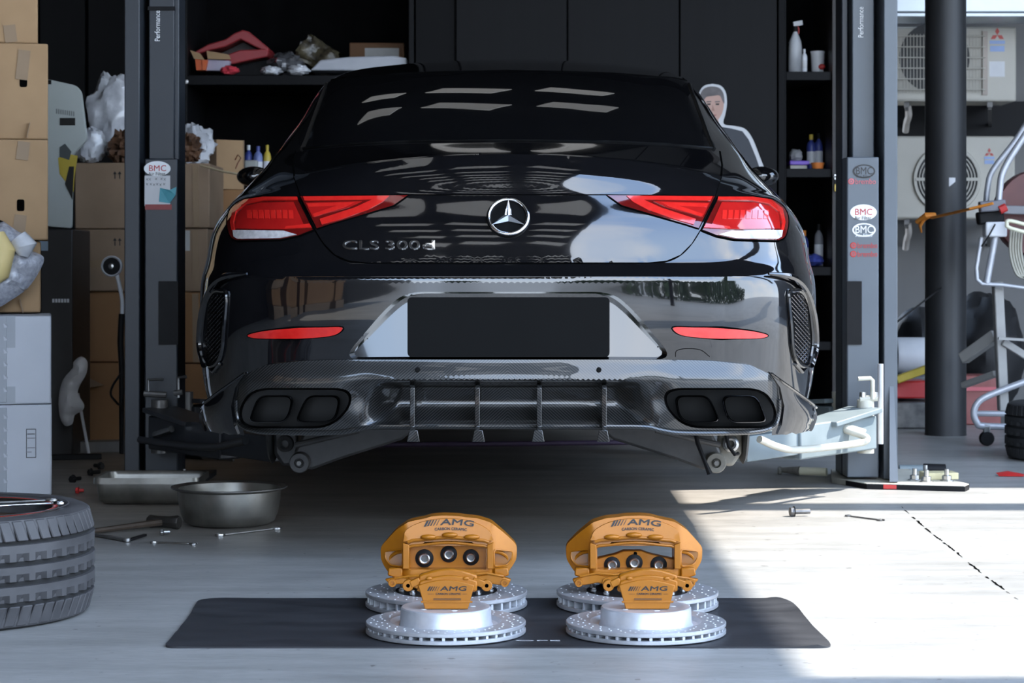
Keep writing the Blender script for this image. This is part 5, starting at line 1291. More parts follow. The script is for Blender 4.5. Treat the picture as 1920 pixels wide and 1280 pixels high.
# --- life-size cardboard cutout of a man, half hidden by the car
cd = 10.85; K = cd / F
def cp(pts): return [(W(x, y, cd).x, W(x, y, cd).z) for x, y in pts]
def lay(name, pts, m, parent, y0, y1): return MB().prism(cp(pts), y0, y1, lambda u, v, e_: (u, e_, v)).build(name, m, parent, smooth=0)
t = root('cardboard_cutout', (W(1336, 0, cd).x, cd, 0), 'flat life-size cutout of a grey-haired man in dark jacket behind the car', 'cutout')
rt = smoothline([(1336, 157), (1352, 161), (1361, 174), (1363, 195), (1360, 214), (1357, 232), (1376, 236), (1396, 241), (1410, 258), (1424, 292), (1437, 330), (1440, 380), (1434, 420), (1408, 440)], 4)
hh_ = rt + [(1400, 620), (1396, 812), (1340, 812)]
outl = hh_ + [(2 * 1336 - x, y) for x, y in hh_[::-1]]
lay('board', [(x, min(y, 815)) for x, y in outl], PAPER, t, cd, cd + .012)
def inset(pts, d_): return grow(pts, -d_)
jr = [(1342, 236), (1372, 241), (1392, 246), (1404, 262), (1418, 296), (1430, 332), (1432, 378), (1426, 412), (1404, 430), (1396, 620), (1276, 620), (1268, 430), (1246, 412), (1240, 378), (1242, 332), (1254, 296), (1268, 262), (1280, 246), (1300, 241), (1330, 236)]
lay('printed_jacket', jr, NAVY, t, cd - .002, cd)
lay('printed_trousers', [(1278, 620), (1394, 620), (1388, 804), (1345, 804), (1336, 660), (1327, 804), (1284, 804)], INK, t, cd - .002, cd)
fc = smoothline([(1318, 190), (1320, 178), (1336, 172), (1354, 178), (1357, 196), (1354, 212), (1345, 226), (1336, 229), (1326, 224), (1320, 210)], 3, True)
lay('printed_face', fc, SKIN, t, cd - .003, cd)
lay('printed_neck', [(1326, 222), (1346, 222), (1350, 240), (1336, 250), (1322, 240)], SKIN, t, cd - .0025, cd)
hr = smoothline([(1316, 192), (1314, 176), (1322, 165), (1336, 162), (1350, 166), (1357, 178), (1358, 194), (1354, 188), (1349, 179), (1336, 180), (1324, 182), (1319, 190)], 3, True)
lay('printed_hair', hr, HAIRP, t, cd - .0045, cd)
for x in (1329, 1345):
    lay('printed_eye', [(x - 3.5, 194), (x + 3.5, 194), (x + 3, 197), (x - 3, 197)], INK, t, cd - .0045, cd)
    lay('printed_brow', [(x - 4.5, 190), (x + 4.5, 189.5), (x + 4.5, 191.5), (x - 4.5, 192)], HAIRP, t, cd - .0045, cd)
lay('printed_nose', [(1336, 196), (1340, 208), (1334, 208)], mat('printed_shade', (.32, .17, .13)), t, cd - .0045, cd)
lay('printed_mouth', [(1329, 215), (1344, 215), (1340, 218), (1333, 218)], mat('printed_lip', (.30, .10, .09)), t, cd - .0045, cd)
lay('printed_hand', [(1424, 318), (1434, 322), (1436, 345), (1426, 345)], SKIN, t, cd - .003, cd)

# ------------------------------------------------------------------ left side: stacks of boxes, banner, bags
FD = 8.25
def hand_hole(t, X, Y, d, w=14, h_=22):
    k = d / F; c = W(X, Y, d); MB().prism(rounded([(-w / 2 * k, -h_ / 2 * k), (w / 2 * k, -h_ / 2 * k), (w / 2 * k, h_ / 2 * k), (-w / 2 * k, h_ / 2 * k)], .008, 3), -.0015, .0005, lambda u, v, e_: (c.x + u, d + e_, c.z + v)).build('hand_hole', GAPM, t, smooth=0)
wz = H - (592 - 492) / F * 7.95
t = carton('white_box', -70, 97, 758, 938, 7.95, .45, WCARD, 'white cardboard box on floor, lower of the two white boxes', False, z0=0)
for (X0, X1, Y0, Y1) in ((50, 68, 803, 804.5), (50, 68, 856, 857.5), (50, 51.2, 803, 857), (67, 68.2, 803, 857), (52, 66, 812, 813.5), (52, 66, 820, 821), (52, 66, 838, 839), (52, 60, 846, 847)): flat_rect('printed_label', X0, X1, Y0, Y1, 7.95, INK, t)
t2 = carton('white_box', -70, 96, 592, 757, 7.95, .45, WCARD, 'white taped cardboard box, upper of the two white boxes', True, z0=W(0, 757.5, 7.95).z)
for tt, Y0, Y1 in ((t, 775, 920), (t2, 605, 745)):
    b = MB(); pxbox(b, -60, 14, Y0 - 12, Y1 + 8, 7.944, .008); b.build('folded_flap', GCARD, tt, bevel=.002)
    y = Y0
    while y < Y1:
        MB().add([W(8, y, 7.942), W(15, y + 4, 7.938), W(15, y + 8, 7.942), W(9, y + 9, 7.942)], [(0, 1, 2, 3)]).build('flap_tooth', WCARD, tt, smooth=0); y += 24
za = W(0, 592, 7.95).z + .004
def lz(Y): return W(0, Y, FD).z
t = carton('brown_carton', -70, 76, 452, 592, FD, .45, CARD, 'brown box directly on the white boxes, partly behind the bubble wrap', False, z0=za)
MB().bar(W(38, 560, FD - .002), W(44, 586, FD - .002), .05, .004).build('tape', TAPE, t)
t = carton('brown_carton', -70, 90, 262, 451, FD - .03, .45, CARD, 'brown box with hand hole, middle of the big stack by left edge', False, z0=lz(451)); hand_hole(t, 40, 385, FD - .03)
for X, Y0, Y1 in ((40, 403, 440), (46, 266, 300)): MB().bar(W(X, Y0, FD - .032), W(X - 4, Y1, FD - .032), .045, .003).build('tape', TAPE, t)
t = carton('brown_carton', -70, 90, 82, 260, FD + .02, .45, CARD, 'brown box with hand hole, second from the top of the big stack', False, z0=W(0, 261, FD - .03).z); hand_hole(t, 45, 153, FD + .02)
for X, Y0, Y1 in ((44, 95, 150), (54, 230, 258)): MB().bar(W(X + 3, Y0, FD + .018), W(X - 3, Y1, FD + .018), .045, .003).build('tape', TAPE, t)
t = carton('brown_carton', -70, 72, -150, 80, FD + .05, .42, CARD, 'brown box with one tape strip at the top of the big stack', False, z0=W(0, 81, FD + .02).z)
MB().bar(W(20, 48, FD + .048), W(24, 80, FD + .048), .045, .003).build('tape', TAPE, t)
for o in [q for q in bpy.data.objects if q.parent is None and q.get('category') == 'box' and q.location.x < -1.5 and 7.9 < q.location.y < 8.7]: swing(o, (o['half'], -.225 if o.name[:5] != 'x' else 0), .21)
# bubble-wrapped parcel on the white boxes
t = root('bubble_wrap_parcel', (W(10, 560, 8.05).x, 8.05, za), 'clear bubble-wrapped parcel lying on the white boxes', 'parcel')
out_ = smoothline([(-70, 440), (-10, 428), (0, 412), (34, 434), (52, 440), (56, 466), (82, 482), (74, 508), (52, 540), (20, 563), (-10, 578), (-70, 580)], 4, True)
vs, tr, lps = fillmesh(out_, 9); b = MB(); n0 = len(vs)
bd = np.array([vs[i] for i in lps[0]])
def thick(x, y): return min(1, math.sqrt(((bd - (x, y)) ** 2).sum(1).min()) / 28) ** .6
for s in (-1, 1):
    for x, y in vs:
        tk = thick(x, y); b.v.append(tuple(W(x, y, 8.09) + Vector((0, s * .075 * tk + .03 * mnoise.noise(Vector((x * .05, y * .05, s))) * tk, 0))))
b.f = list(tr) + [tuple(n0 + i for i in f[::-1]) for f in tr] + [(l, m_, n0 + m_, n0 + l) for l, m_ in zip(lps[0], lps[0][1:] + lps[0][:1])]
b.build('bubble_film', FOILG, t, smooth=40)
MB().tube([W(-30, 520, 7.99), W(-4, 505, 7.99), W(6, 470, 7.99), W(-6, 440, 8.0)], [.05, .05, .045, .03], 12, flat=1).build('paper_core', WASHY, t)
MB().tube([W(34, 445, 8.02), W(48, 462, 8.02), W(44, 480, 8.02)], [.035, .045, .02], 12).build('film_fold', FOIL, t)

# roll-up banner on black stand
bd_ = 9.55
t = root('banner_stand', (W(118, 0, bd_).x, bd_, 0), 'pale promotional panel with yellow car print on black stand behind the boxes', 'banner')
MB().prism(cp2 := [(W(x, y, bd_).x, W(x, y, bd_).z) for x, y in rounded([(88, 148), (142, 160), (152, 172), (163, 262), (136, 290), (134, 428), (88, 424)], 6, 3)], 0, .03, lambda u, v, e_: (u, bd_ + e_, v)).build('panel', BANNER, t, smooth=0, bevel=.003)
flat_rect('print_block', 112, 141, 221, 235, bd_, INK, t)
b = MB()
for i in range(9): x = 105 + i * 4; pxbox(b, x, x + 2.4, 204 + i * .6, 213 + i * .6, bd_ - .0012, .0016)
b.build('small_print', mat('grey_print', (.22, .23, .22)), t, smooth=0, kind='stuff')
MB().prism([(W(x, y, bd_).x, W(x, y, bd_).z) for x, y in ((109, 296), (126, 288), (146, 292), (140, 330), (138, 360), (112, 326))], -.0015, .0005, lambda u, v, e_: (u, bd_ + e_, v)).build('printed_car', YELLOW, t, smooth=0)
MB().prism([(W(x, y, bd_).x, W(x, y, bd_).z) for x, y in ((112, 276), (122, 269), (134, 284), (130, 300), (112, 294))], -.0025, .0005, lambda u, v, e_: (u, bd_ + e_, v)).build('printed_window', mat('smoke_print', (.07, .08, .08)), t, smooth=0)
MB().prism([(W(x, y, bd_).x, W(x, y, bd_).z) for x, y in ((130, 312), (139, 312), (136, 375), (122, 345))], -.0026, .0005, lambda u, v, e_: (u, bd_ + e_, v)).build('printed_tyre', INK, t, smooth=0)
b = MB(); pxbox(b, 88, 96, 150, 158, bd_ - .003, .004); b.build('corner_clip', BLKPL, t)
b = MB(); p, q = W(76, 0, bd_), W(136, 430, bd_); b.box(((p.x + q.x) / 2, bd_ + .2, q.z / 2), (q.x - p.x, .4, q.z)); sb_ = b.build('stand_body', mat('stand_black', (.018, .017, .017), (.026, .025, .025), rough=.5), t, bevel=.005)
b = MB()
for i in range(6): pxbox(b, 98 + i * 5.5, 102 + i * 5.5, 560, 567, bd_ - .0015, .002)
b.build('stand_print', WPLAST, sb_, kind='stuff', smooth=0)
b = MB(); pxbox(b, 72, 90, 452, 470, bd_ - .0015, .002); b.build('stand_sticker', mat('grey_blue_print', (.25, .32, .38)), sb_, smooth=0)

# cardboard stacks behind the left post
BD = 10.3
def bz(Y): return W(0, Y, BD).z
def arrows(t, X, Y, d, s=1):
    b = MB()
    for x in (X - 5 * s, X + 5 * s):
        for q in ((x - 1 * s, x + 1 * s, Y - 4 * s, Y + 7 * s),): pxbox(b, *q, d - .0014, .0018)
        p = [W(x - 4 * s, Y - 3 * s, d), W(x, Y - 9 * s, d), W(x + 4 * s, Y - 3 * s, d)]
        b.add([v + Vector((0, -.0014, 0)) for v in p], [(0, 1, 2)])
    b.build('printed_arrows', INK, t, smooth=0, kind='stuff')
rows = [('lowest box of the stack left of dark lift post, dented with loose flap', 680, 826, CARD3, 0), ('second box up of cardboard stack left of dark lift post, orange-brown', 547, 679, CARD3, .02), ('third box up in stack left of dark lift post, behind the gauge', 430, 546, CARD2, 0), ('top box of cardboard stack left of dark lift post, under brown scrap and bags', 305, 429, CARD2, .03)]
for i, (lab, Y0, Y1, m, o_) in enumerate(rows):
    t = carton('storage_box', 137 + (3 if i == 3 else 0), 296, Y0, Y1, BD + o_, .5, m, lab, False, z0=0 if i == 0 else bz(Y1 + .5))
    if i >= 2: arrows(t, 220, Y0 + 24, BD + o_, .9)
    if i in (2,): MB().bar(W(140, 497, BD - .002), W(225, 492, BD - .002), .003, .035).build('tape', TAPE, t)
    if i == 0: MB().add([W(150, 700, BD - .004), W(195, 722, BD - .05), W(170, 726, BD - .06), W(146, 720, BD - .02)], [(0, 1, 2, 3)]).build('loose_flap', CARD2, t, smooth=0)
    if i == 1: MB().add([W(138, 560, BD - .002 + o_), W(160, 610, BD - .05), W(138, 676, BD - .002 + o_)], [(0, 1, 2)]).build('loose_flap', CARD, t, smooth=0)
rows = [('lowest box of the stack right of the dark lift post, by the car flank', 682, 826, CARD3, 0), ('second box up right of dark lift post, orange-brown beside the car flank', 548, 681, CARD3, .0), ('third box up right of dark lift post with pale paper label', 428, 547, CARD2, .02), ('top box right of dark lift post under brown scrap', 306, 427, CARD2, .0)]
for i, (lab, Y0, Y1, m, o_) in enumerate(rows):
    t = carton('storage_box', 302, 389 + (4 if i == 3 else 0), Y0, Y1, BD + .05 + o_, .5, m, lab, False, z0=0 if i == 0 else bz(Y1 + .5))
    if i == 2: flat_rect('box_label', 336, 356, 432, 470, BD + .05 + o_, mat('grey_label', (.35, .34, .32)), t)
    if i == 3: tw = t
    if i in (1, 2, 3): MB().bar(W(366, Y0 + 2, BD + .048 + o_), W(368, Y1 - 2, BD + .048 + o_), .03, .003).build('tape', TAPE, t)
t = carton('storage_box', 394, 470, 355, 826, BD + .58, .17, CARD3, 'tall orange-brown carton with white sticker beside the car shoulder', False, z0=0); flat_rect('box_label', 395, 403, 378, 420, BD + .58, PAPER, t)
t = root('open_carton', (W(412, 0, BD + .7).x, BD + .7, W(0, 355, BD + .58).z), 'open-topped tan carton with pen scribble standing on the tall carton', 'box')
zc = W(0, 355, BD + .58).z + .004
b = MB(); p, q, q0 = W(366, 0, BD + .70), W(406, 0, BD + .60), W(458, 0, BD + .68); z1 = W(0, 262, BD + .62).z
def wall(b, a, c, th=.006):
    a, c = Vector((a.x, a.y, 0)), Vector((c.x, c.y, 0)); n_ = (c - a).cross(Vector((0, 0, 1))).normalized() * th
    return b.add([a + Vector((0, 0, zc)), c + Vector((0, 0, zc)), c + Vector((0, 0, z1)), a + Vector((0, 0, z1)), a - n_ + Vector((0, 0, zc)), c - n_ + Vector((0, 0, zc)), c - n_ + Vector((0, 0, z1)), a - n_ + Vector((0, 0, z1))], [(0, 1, 2, 3), (7, 6, 5, 4), (0, 4, 5, 1), (1, 5, 6, 2), (2, 6, 7, 3), (3, 7, 4, 0)])
far = Vector((W(420, 0, 10.6).x, 11.02, 0))
wall(MB(), p, q).build('carton_side', CARD2, t, smooth=0); wall(MB(), q, q0).build('carton_side', CARD, t, smooth=0)
wall(MB(), q0, far).build('carton_side', CARD2, t, smooth=0); wall(MB(), far, p).build('carton_side', CARD2, t, smooth=0)
for pts in ([(441, 300), (446, 290), (452, 296), (446, 306), (442, 316)], [(372, 292), (380, 300), (384, 288)]):
    MB().tube([W(x, y, lerp(BD + .60, BD + .68, abs(x - 406) / 52) - .004) for x, y in pts], .003, 5).build('pen_scribble', mat('pen_brown', (.16, .05, .02)), t)
topz = bz(305.5)
blob('foil_bag', (W(203, 240, BD + .2).x, BD + .38, topz + .252), (.13, .085, .20), FOIL, 'big crumpled silver plastic bag standing on the cardboard stack', 'bag', 2, .18, n=36)
MB().prism([(W(x, y, BD + .27).x, W(x, y, BD + .27).z) for x, y in ((166, 232), (172, 160), (182, 138), (236, 156), (262, 250), (200, 262))], BD + .46, BD + .48, lambda u, v, e_: (u, e_, v)).build('bag_top', mat('plastic_film_flat', (.36, .39, .42), (.48, .51, .54), rough=.3, scale=6, bump=.3), bpy.data.objects['foil_bag'], bevel=.004)
o = bpy.data.objects['bag_top']; 
blob('foil_bag', (W(168, 275, BD + .1).x, BD + .12, topz + .09), (.075, .07, .085), FOIL, 'small crumpled plastic bag at the corner of the cardboard stack', 'bag', 9, .25, n=28)
blob('brown_scrap', (W(231, 280, BD + .05).x, BD + .10, topz + .075), (.068, .07, .072), BROWNJ, 'rust-brown leafy scrap on the cardboard stack left of the dark post', 'scrap', 13, .5, 4, 34)
blob('brown_scrap', (W(350, 286, BD + .1).x, BD + .14, bz(306) + .075), (.055, .08, .062), BROWNJ, 'rust-brown leafy scrap right of the dark post', 'scrap', 15, .5, 4, 30)
blob('foil_bag', (W(352, 246, BD + .3).x, BD + .42, bz(306) + .105), (.11, .10, .10), FOIL, 'crumpled silver plastic bag right of the dark lift post', 'bag', 17, .3, n=32)
MB().tube([W(376, 310, BD), W(420, 322, BD - .06), W(446, 326, BD - .06)], .006, 5).build('twine', mat('twine', (.4, .32, .2)), tw)
# round gauge on a wand
t = root('air_gauge', (W(229, 0, 9.4).x, 9.4, 0), 'round white-rimmed gauge on a wand in front of the cardboard stack', 'gauge')
c = W(210, 499, 9.4)
MB().lathe([(.0001, .012), (.045, .012), (.046, -.012), (.042, -.018), (.037, -.012)], 32, c, 'Y').build('gauge_rim', WPLAST, t)
MB().lathe([(.0001, -.010), (.038, -.010)], 28, c, 'Y').build('gauge_face', BLKPL, t); MB().lathe([(.0001, -.022), (.010, -.020), (.015, -.010)], 16, c, 'Y').build('gauge_hub', STEEL, t)
MB().tube(smoothline([W(219, 514, 9.4), W(225, 540, 9.4), W(229, 565, 9.4), W(229, 590, 9.4)], 4), .009, 8).build('wand', WPLAST, t, smooth=60)
MB().tube([W(228, 588, 9.4), W(226, 640, 9.4), W(228, 690, 9.4), W(228, 850, 9.3)], [.013, .014, .012, .010], 8).build('grip', BLKPL, t, smooth=60)
MB().tube(smoothline([W(227, 700, 9.38), W(212, 722, 9.36), W(208, 740, 9.35), W(220, 756, 9.35), W(230, 770, 9.3), W(230, 848, 9.3)], 5), .005, 6).build('air_hose', BLKPL, t, smooth=60)
# white bag leaning by the stack
t = root('white_bag', (W(138, 0, 9.36).x, 9.36, 0), 'limp white plastic bag hanging on a stick by the cardboard stack', 'bag')
out_ = smoothline([(152, 668), (164, 678), (162, 700), (150, 722), (146, 738), (158, 758), (154, 770), (140, 778), (136, 794), (122, 798), (112, 780), (110, 745), (118, 712), (136, 690), (138, 678)], 3, True)
vs, tr, lps = fillmesh(out_, 6); b = MB(); n0 = len(vs); bd = np.array([vs[i] for i in lps[0]])
for s in (-1, 1):
    for x, y in vs:
        tk = thick(x, y); b.v.append(tuple(W(x, y, 9.36) + Vector((0, s * .045 * tk + .03 * mnoise.noise(Vector((x * .07, y * .07, s * 3))) * tk, 0))))
b.f = list(tr) + [tuple(n0 + i for i in f[::-1]) for f in tr] + [(l, m_, n0 + m_, n0 + l) for l, m_ in zip(lps[0], lps[0][1:] + lps[0][:1])]
b.build('bag_film', mat('white_film', (.55, .54, .54), (.66, .65, .65), rough=.4, scale=8, bump=.4), t, smooth=40)
MB().cyl(W(146, 738, 9.36), fl(168, 858), .007, 8).build('stick', WPLAST, t)
# plank and bits on the floor by the left post
p = fl(100, 852); t = root('floor_plank', (p.x, p.y, 0), 'long grey plank lying along the floor before the cardboard stack', 'plank')
MB().bar(fl(98, 848) + Vector((0, 0, .025)), fl(236, 846) + Vector((0, 0, .025)), .10, .05).build('plank', mat('grey_plank', (.13, .125, .12), (.2, .19, .18), rough=.7), t, bevel=.003)
MB().bar(fl(98, 862) + Vector((0, 0, .012)), fl(190, 860) + Vector((0, 0, .012)), .05, .022).build('batten', BLKPL, t, bevel=.002)
for (X, Y, l_) in ((133, 905, 'dark nut lying on the floor beside the white boxes, nearest to them'), (166, 892, 'dark bolt lying on the floor between white boxes and the pan'), (192, 880, 'dark bolt lying on the floor near the foot of the dark post')):
    bolt(X, Y, .014, .05, random.uniform(0, 3), l_, mat('black_bolt', (.02, .02, .02), rough=.5, metal=.5))
bolt(142, 925, .012, .03, 0, 'red cap lying on the floor between white boxes and the pan', REDP, 'red_plug', 'plug')

# ------------------------------------------------------------------ right side
t = root('round_pillar', (W(1773, 0, 10.75).x, 10.75, 0), 'thick matt black steel pillar behind the grey lift post', 'pillar', None, 'thing')
MB().lathe([(.0001, 0), (.103, 0), (.1015, .01), (.1005, ROOFH), (.0001, ROOFH)], 48, (W(1773, 0, 10.75).x, 10.75, 0)).build('shaft', mat('pillar_black', (.014, .0145, .016), (.022, .0225, .024), rough=.5, scale=3), t, smooth=40)
px_ = W(1773, 0, 10.75).x
b = MB(); n = 8; vs = []
for i in range(n + 1):
    a = -PI / 2 + math.radians(-2 + 18 * i / n)
    for z in (W(0, 350 - i * 1.2, 10.65).z, W(0, 333, 10.65).z): vs.append((px_ + .1025 * math.cos(a), 10.75 + .1025 * math.sin(a), z))
b.add(vs, [(2 * i, 2 * i + 2, 2 * i + 3, 2 * i + 1) for i in range(n)]); b.build('torn_sticker', PAPER, t)
# condensers on the wall
AD = 12.35
def aircon(X0, X1, Y0, Y1, label, square):
    p, q = W(X0, Y1, AD), W(X1, Y0, AD); t = root('air_conditioner', ((p.x + q.x) / 2, AD + .2, p.z), label, 'condenser')
    b = MB(); pxbox(b, X0, X1, Y0, Y1, AD, .34); b.build('casing', CREAM, t, bevel=.012)
    k = AD / F
    if square:
        cx, cy, r = 1752, 108, 66
        MB().lathe([(.0001, -.003), (r * k, -.003), (r * k, .001)], 40, W(cx, cy, AD), 'Y').build('fan_opening', CREAMD, t)
        b = MB()
        for i in range(28): x = 1676 + i * 6.2; b.cyl(W(x, Y0 + 14, AD - .02), W(x, Y1 - 16, AD - .02), .0026, 5)
        for i in range(7): y = Y0 + 18 + i * 20; b.cyl(W(1672, y, AD - .023), W(1848, y, AD - .023), .004, 5)
        b.build('fan_grille', CREAM, t, kind='stuff')
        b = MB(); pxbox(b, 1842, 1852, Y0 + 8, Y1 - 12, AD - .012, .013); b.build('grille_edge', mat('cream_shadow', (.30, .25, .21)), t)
        lx, ly, s = 1870, 66, 9
    else:
        cx, cy, r = 1775, 336, 58
        MB().lathe([(.0001, -.003), (r * k, -.003), (r * k, .001)], 40, W(cx, cy, AD), 'Y').build('fan_opening', CREAMD, t)
        b = MB()
        for i in range(1, 11): b.lathe([(r * k * i / 10 - .003, -.018), (r * k * i / 10 + .003, -.018), (r * k * i / 10 + .003, -.012), (r * k * i / 10 - .003, -.012), (r * k * i / 10 - .003, -.018)], 36, W(cx, cy, AD), 'Y')
        b.bar(W(cx - r, cy, AD - .02), W(cx + r, cy, AD - .02), .008, .018); b.bar(W(cx, cy - r, AD - .02), W(cx, cy + r, AD - .02), .008, .018)
        b.build('fan_grille', CREAM, t, kind='stuff'); MB().lathe([(r * k * 1.0, -.02), (r * k * 1.08, -.02), (r * k * 1.12, .001)], 40, W(cx, cy, AD), 'Y').build('grille_ring', CREAM, t)
        lx, ly, s = 1855, 287, 6
    b = MB()   # three-diamond mark
    for a in (90, 210, 330):
        ca, sa = math.cos(math.radians(a)), math.sin(math.radians(a)); c = W(lx, ly, AD - .003)
        q4 = [(0, 0), (.5, .29), (1, 0), (.5, -.29)]; L_ = 2.0 * s * k * .8
        b.add([c + Vector(((u * ca - v * sa) * L_, 0, (u * sa + v * ca) * L_)) for u, v in q4], [(0, 1, 2, 3)])
    b.build('diamond_mark', mat('logo_red', (.38, .05, .04)), t, smooth=0)
    b = MB(); pxbox(b, lx - s * 1.6, lx + s * 1.6, ly + s * 1.1, ly + s * 1.8, AD - .003, .004); pxbox(b, lx - s * 1.5, lx + s * 1.5, ly + s * 2.2, ly + s * 3.4, AD - .003, .004); b.build('maker_print', mat('print_blue', (.22, .30, .50)), t, smooth=0, kind='stuff')
    if square: flat_rect('paper_notice', 1855, 1884, 115, 144, AD, PAPER, t)
    b = MB()
    for X in (X0 + 60, X1 - 50): b.bar(W(X, Y1 + 6, AD + .02), W(X, Y1 + 6, AD + .68), .03, .03); b.bar(W(X, Y1 + 12, AD + .05), W(X, Y1 + 50, AD + .66), .02, .02)
    b.build('wall_bracket', DSTEEL, t, kind='stuff')
    MB().tube(smoothline([W(X0 + 62, Y1 + 8, AD + .1), W(X0 + 64, Y1 + 26, AD + .12), W(X0 + 60, Y1 + 40, AD + .2), W(X0 + 58, Y1 + 56, AD + .25)], 4), .02, 8).build('lagged_pipe', mat('lagging', (.32, .29, .26), rough=.8), t)
aircon(1640, 1906, 50, 190, 'upper cream condenser unit with square fan grille high on the back wall', True)
aircon(1640, 1904, 255, 410, 'lower cream condenser unit with round fan grille on the back wall', False)
dp = W(1800, 12, 12.2); t = root('air_duct', (dp.x, 12.3, dp.z), 'galvanised horizontal duct running above the upper condenser', 'duct')
b = MB(); pxbox(b, 1625, 2050, -40, 24, 12.0, .33); b.build('duct_body', GALV, t, bevel=.01); b = MB(); pxbox(b, 1625, 2050, 24, 31, 11.98, .35); b.build('duct_flange', GALV, t, bevel=.003)
t = root('wall_board', (W(1915, 0, 12.7).x, 12.75, 0), 'dark sheet over the dark wall zone between the two condenser units', 'board')
b = MB(); pxbox(b, 1640, 2060, 190, 260, 12.92, .05); b.build('board', BLACKG, t)  # dark sheet laid over the dark zone of the wall
# black covered heap behind the pillar
for i, (X, Y, rx, rz, lab) in enumerate(((1718, 640, .16, .30, 'black covered heap between grey lift post and pillar'), (1850, 660, .20, .34, 'black covered heap behind the silver stand'))):
    blob('covered_heap', (W(X, Y, 12.0).x, 12.0, rz), (rx, .28, rz), mat('black_sheet', (.008, .008, .009), (.016, .016, .017), rough=.6), lab, 'heap', 20 + i, .12, 2, 30)
t = root('white_drum', (W(1722, 0, 11.55).x, 11.55, 0), 'white drum on its side by the pillar foot', 'drum')
MB().lathe([(.0001, -.12), (.09, -.12), (.095, -.11), (.095, .11), (.09, .12), (.0001, .12)], 28, (W(1725, 0, 11.5).x, 11.55, .36), 'X').build('drum_shell', WPLAST, t); MB().lathe([(.0001, -.125), (.07, -.125), (.075, -.12)], 24, (W(1725, 0, 11.5).x, 11.55, .36), 'X').build('drum_lid', BLKPL, t)
MB().box((W(1722, 0, 11.5).x, 11.55, .13), (.3, .3, .26)).build('crate', mat('grey_crate', (.09, .09, .095)), t, bevel=.01)
t = root('floor_jack', (W(1700, 0, 11.2).x, 11.2, 0), 'red low trolley jack with yellow handle end behind the grey post', 'jack')
zj = .18
MB().box((W(1708, 0, 11.2).x, 11.25, zj + .02), (.20, .22, .09), taper=.8).build('jack_body', REDP, t, bevel=.01); MB().bar(W(1680, 712, 11.1), W(1740, 690, 11.1), .05, .04).build('jack_arm', YELLOW, t, bevel=.006)
MB().box((W(1708, 0, 11.2).x, 11.25, .07), (.26, .26, .14)).build('jack_base', DSTEEL, t, bevel=.01)
t = root('red_crate', (W(1835, 0, 11.4).x, 11.4, 0), 'low red and pink crate behind the silver stand', 'crate')
MB().box((W(1838, 0, 11.4).x, 11.5, .13), (.22, .2, .26)).build('crate_body', mat('dull_crate', (.20, .05, .045), (.3, .10, .09)), t, bevel=.008); MB().box((W(1838, 0, 11.4).x, 11.49, .19), (.23, .2, .02)).build('crate_rim', PINKP, t)
# silver tube stand with reel
SD = 10.1
t = root('equipment_stand', (W(1875, 0, SD).x, SD, 0), 'silver tubular machine stand on casters tied to the pillar by orange strap', 'stand')
tb = lambda nm, pts, r, m, n=8, kk=4: MB().tube(smoothline(pts, kk), r, n).build(nm, m, t, smooth=60)
tb('front_tube', [W(1965, 190, SD), W(1920, 256, SD), W(1882, 318, SD), W(1874, 360, SD), W(1868, 430, SD), W(1850, 530, SD)], .016, FRAMEM)
tb('rear_tube', [W(1940, 205, SD + .15), W(1905, 262, SD + .15), W(1862, 318, SD + .15), W(1852, 350, SD + .15), W(1848, 400, SD + .15)], .014, FRAMEM)
tb('frame_loop', [W(1840, 445, SD), W(1832, 524, SD), W(1880, 534, SD), W(1990, 548, SD)], .010, FRAMEM, 8, 3)
MB().bar(W(1870, 528, SD + .08), W(1881, 770, SD + .08), .045, .06).build('upright', FRAMEG, t, bevel=.006)
MB().bar(W(1806, 672, SD + .3), W(1868, 628, SD + .15), .05, .055).build('diagonal_brace', FRAMEG, t, bevel=.005)
MB().bar(W(1806, 722, SD + .35), W(1868, 700, SD + .15), .035, .03).build('diagonal_brace', FRAMEG, t, bevel=.005)
MB().bar(W(1880, 640, SD + .05), W(1960, 690, SD + .05), .03, .035).build('diagonal_brace', FRAMEG, t, bevel=.005)
MB().bar(W(1872, 634, SD), W(1970, 640, SD), .02, .012).build('cross_bar', FRAMEG, t)
tb('base_tube', [W(1990, 690, SD), W(1920, 716, SD), W(1862, 738, SD), W(1836, 752, SD), W(1826, 772, SD), W(1832, 792, SD), W(1852, 799, SD), W(1990, 800, SD)], .016, FRAMEM)
MB().cyl(W(1830, 775, SD + .3), W(1990, 777, SD + .3), .014, 8).build('rear_base_tube', FRAMEM, t)
c = W(1850, 816, SD); MB().lathe([(.0001, -.018), (.030, -.018), (.034, -.012), (.034, .012), (.030, .018), (.0001, .018)], 20, (c.x, c.y, .035), 'Y').build('caster', BLKPL, t)
MB().box((c.x, c.y, .075), (.03, .03, .05)).build('caster_fork', STEEL, t, bevel=.003)
MB().bar(W(1836, 388, SD - .05), W(1884, 384, SD - .05), .05, .05).build('clamp_head', mat('clamp_grey', (.12, .12, .14)), t, bevel=.006); MB().bar(W(1832, 410, SD), W(1880, 404, SD), .07, .06).build('clamp_body', BLKPL, t, bevel=.01)
MB().bar(W(1880, 393, SD - .02), W(1990, 396, SD - .02), .05, .04).build('side_arm', mat('arm_grey', (.14, .14, .15)), t, bevel=.004)
MB().cyl(W(1874, 394, SD - .07), W(1886, 388, SD - .07), .02, 10).build('red_knob', REDP, t)
MB().box(tuple(W(1865, 430, SD)), (.10, .08, .07)).build('pale_block', WPLAST, t, bevel=.008)
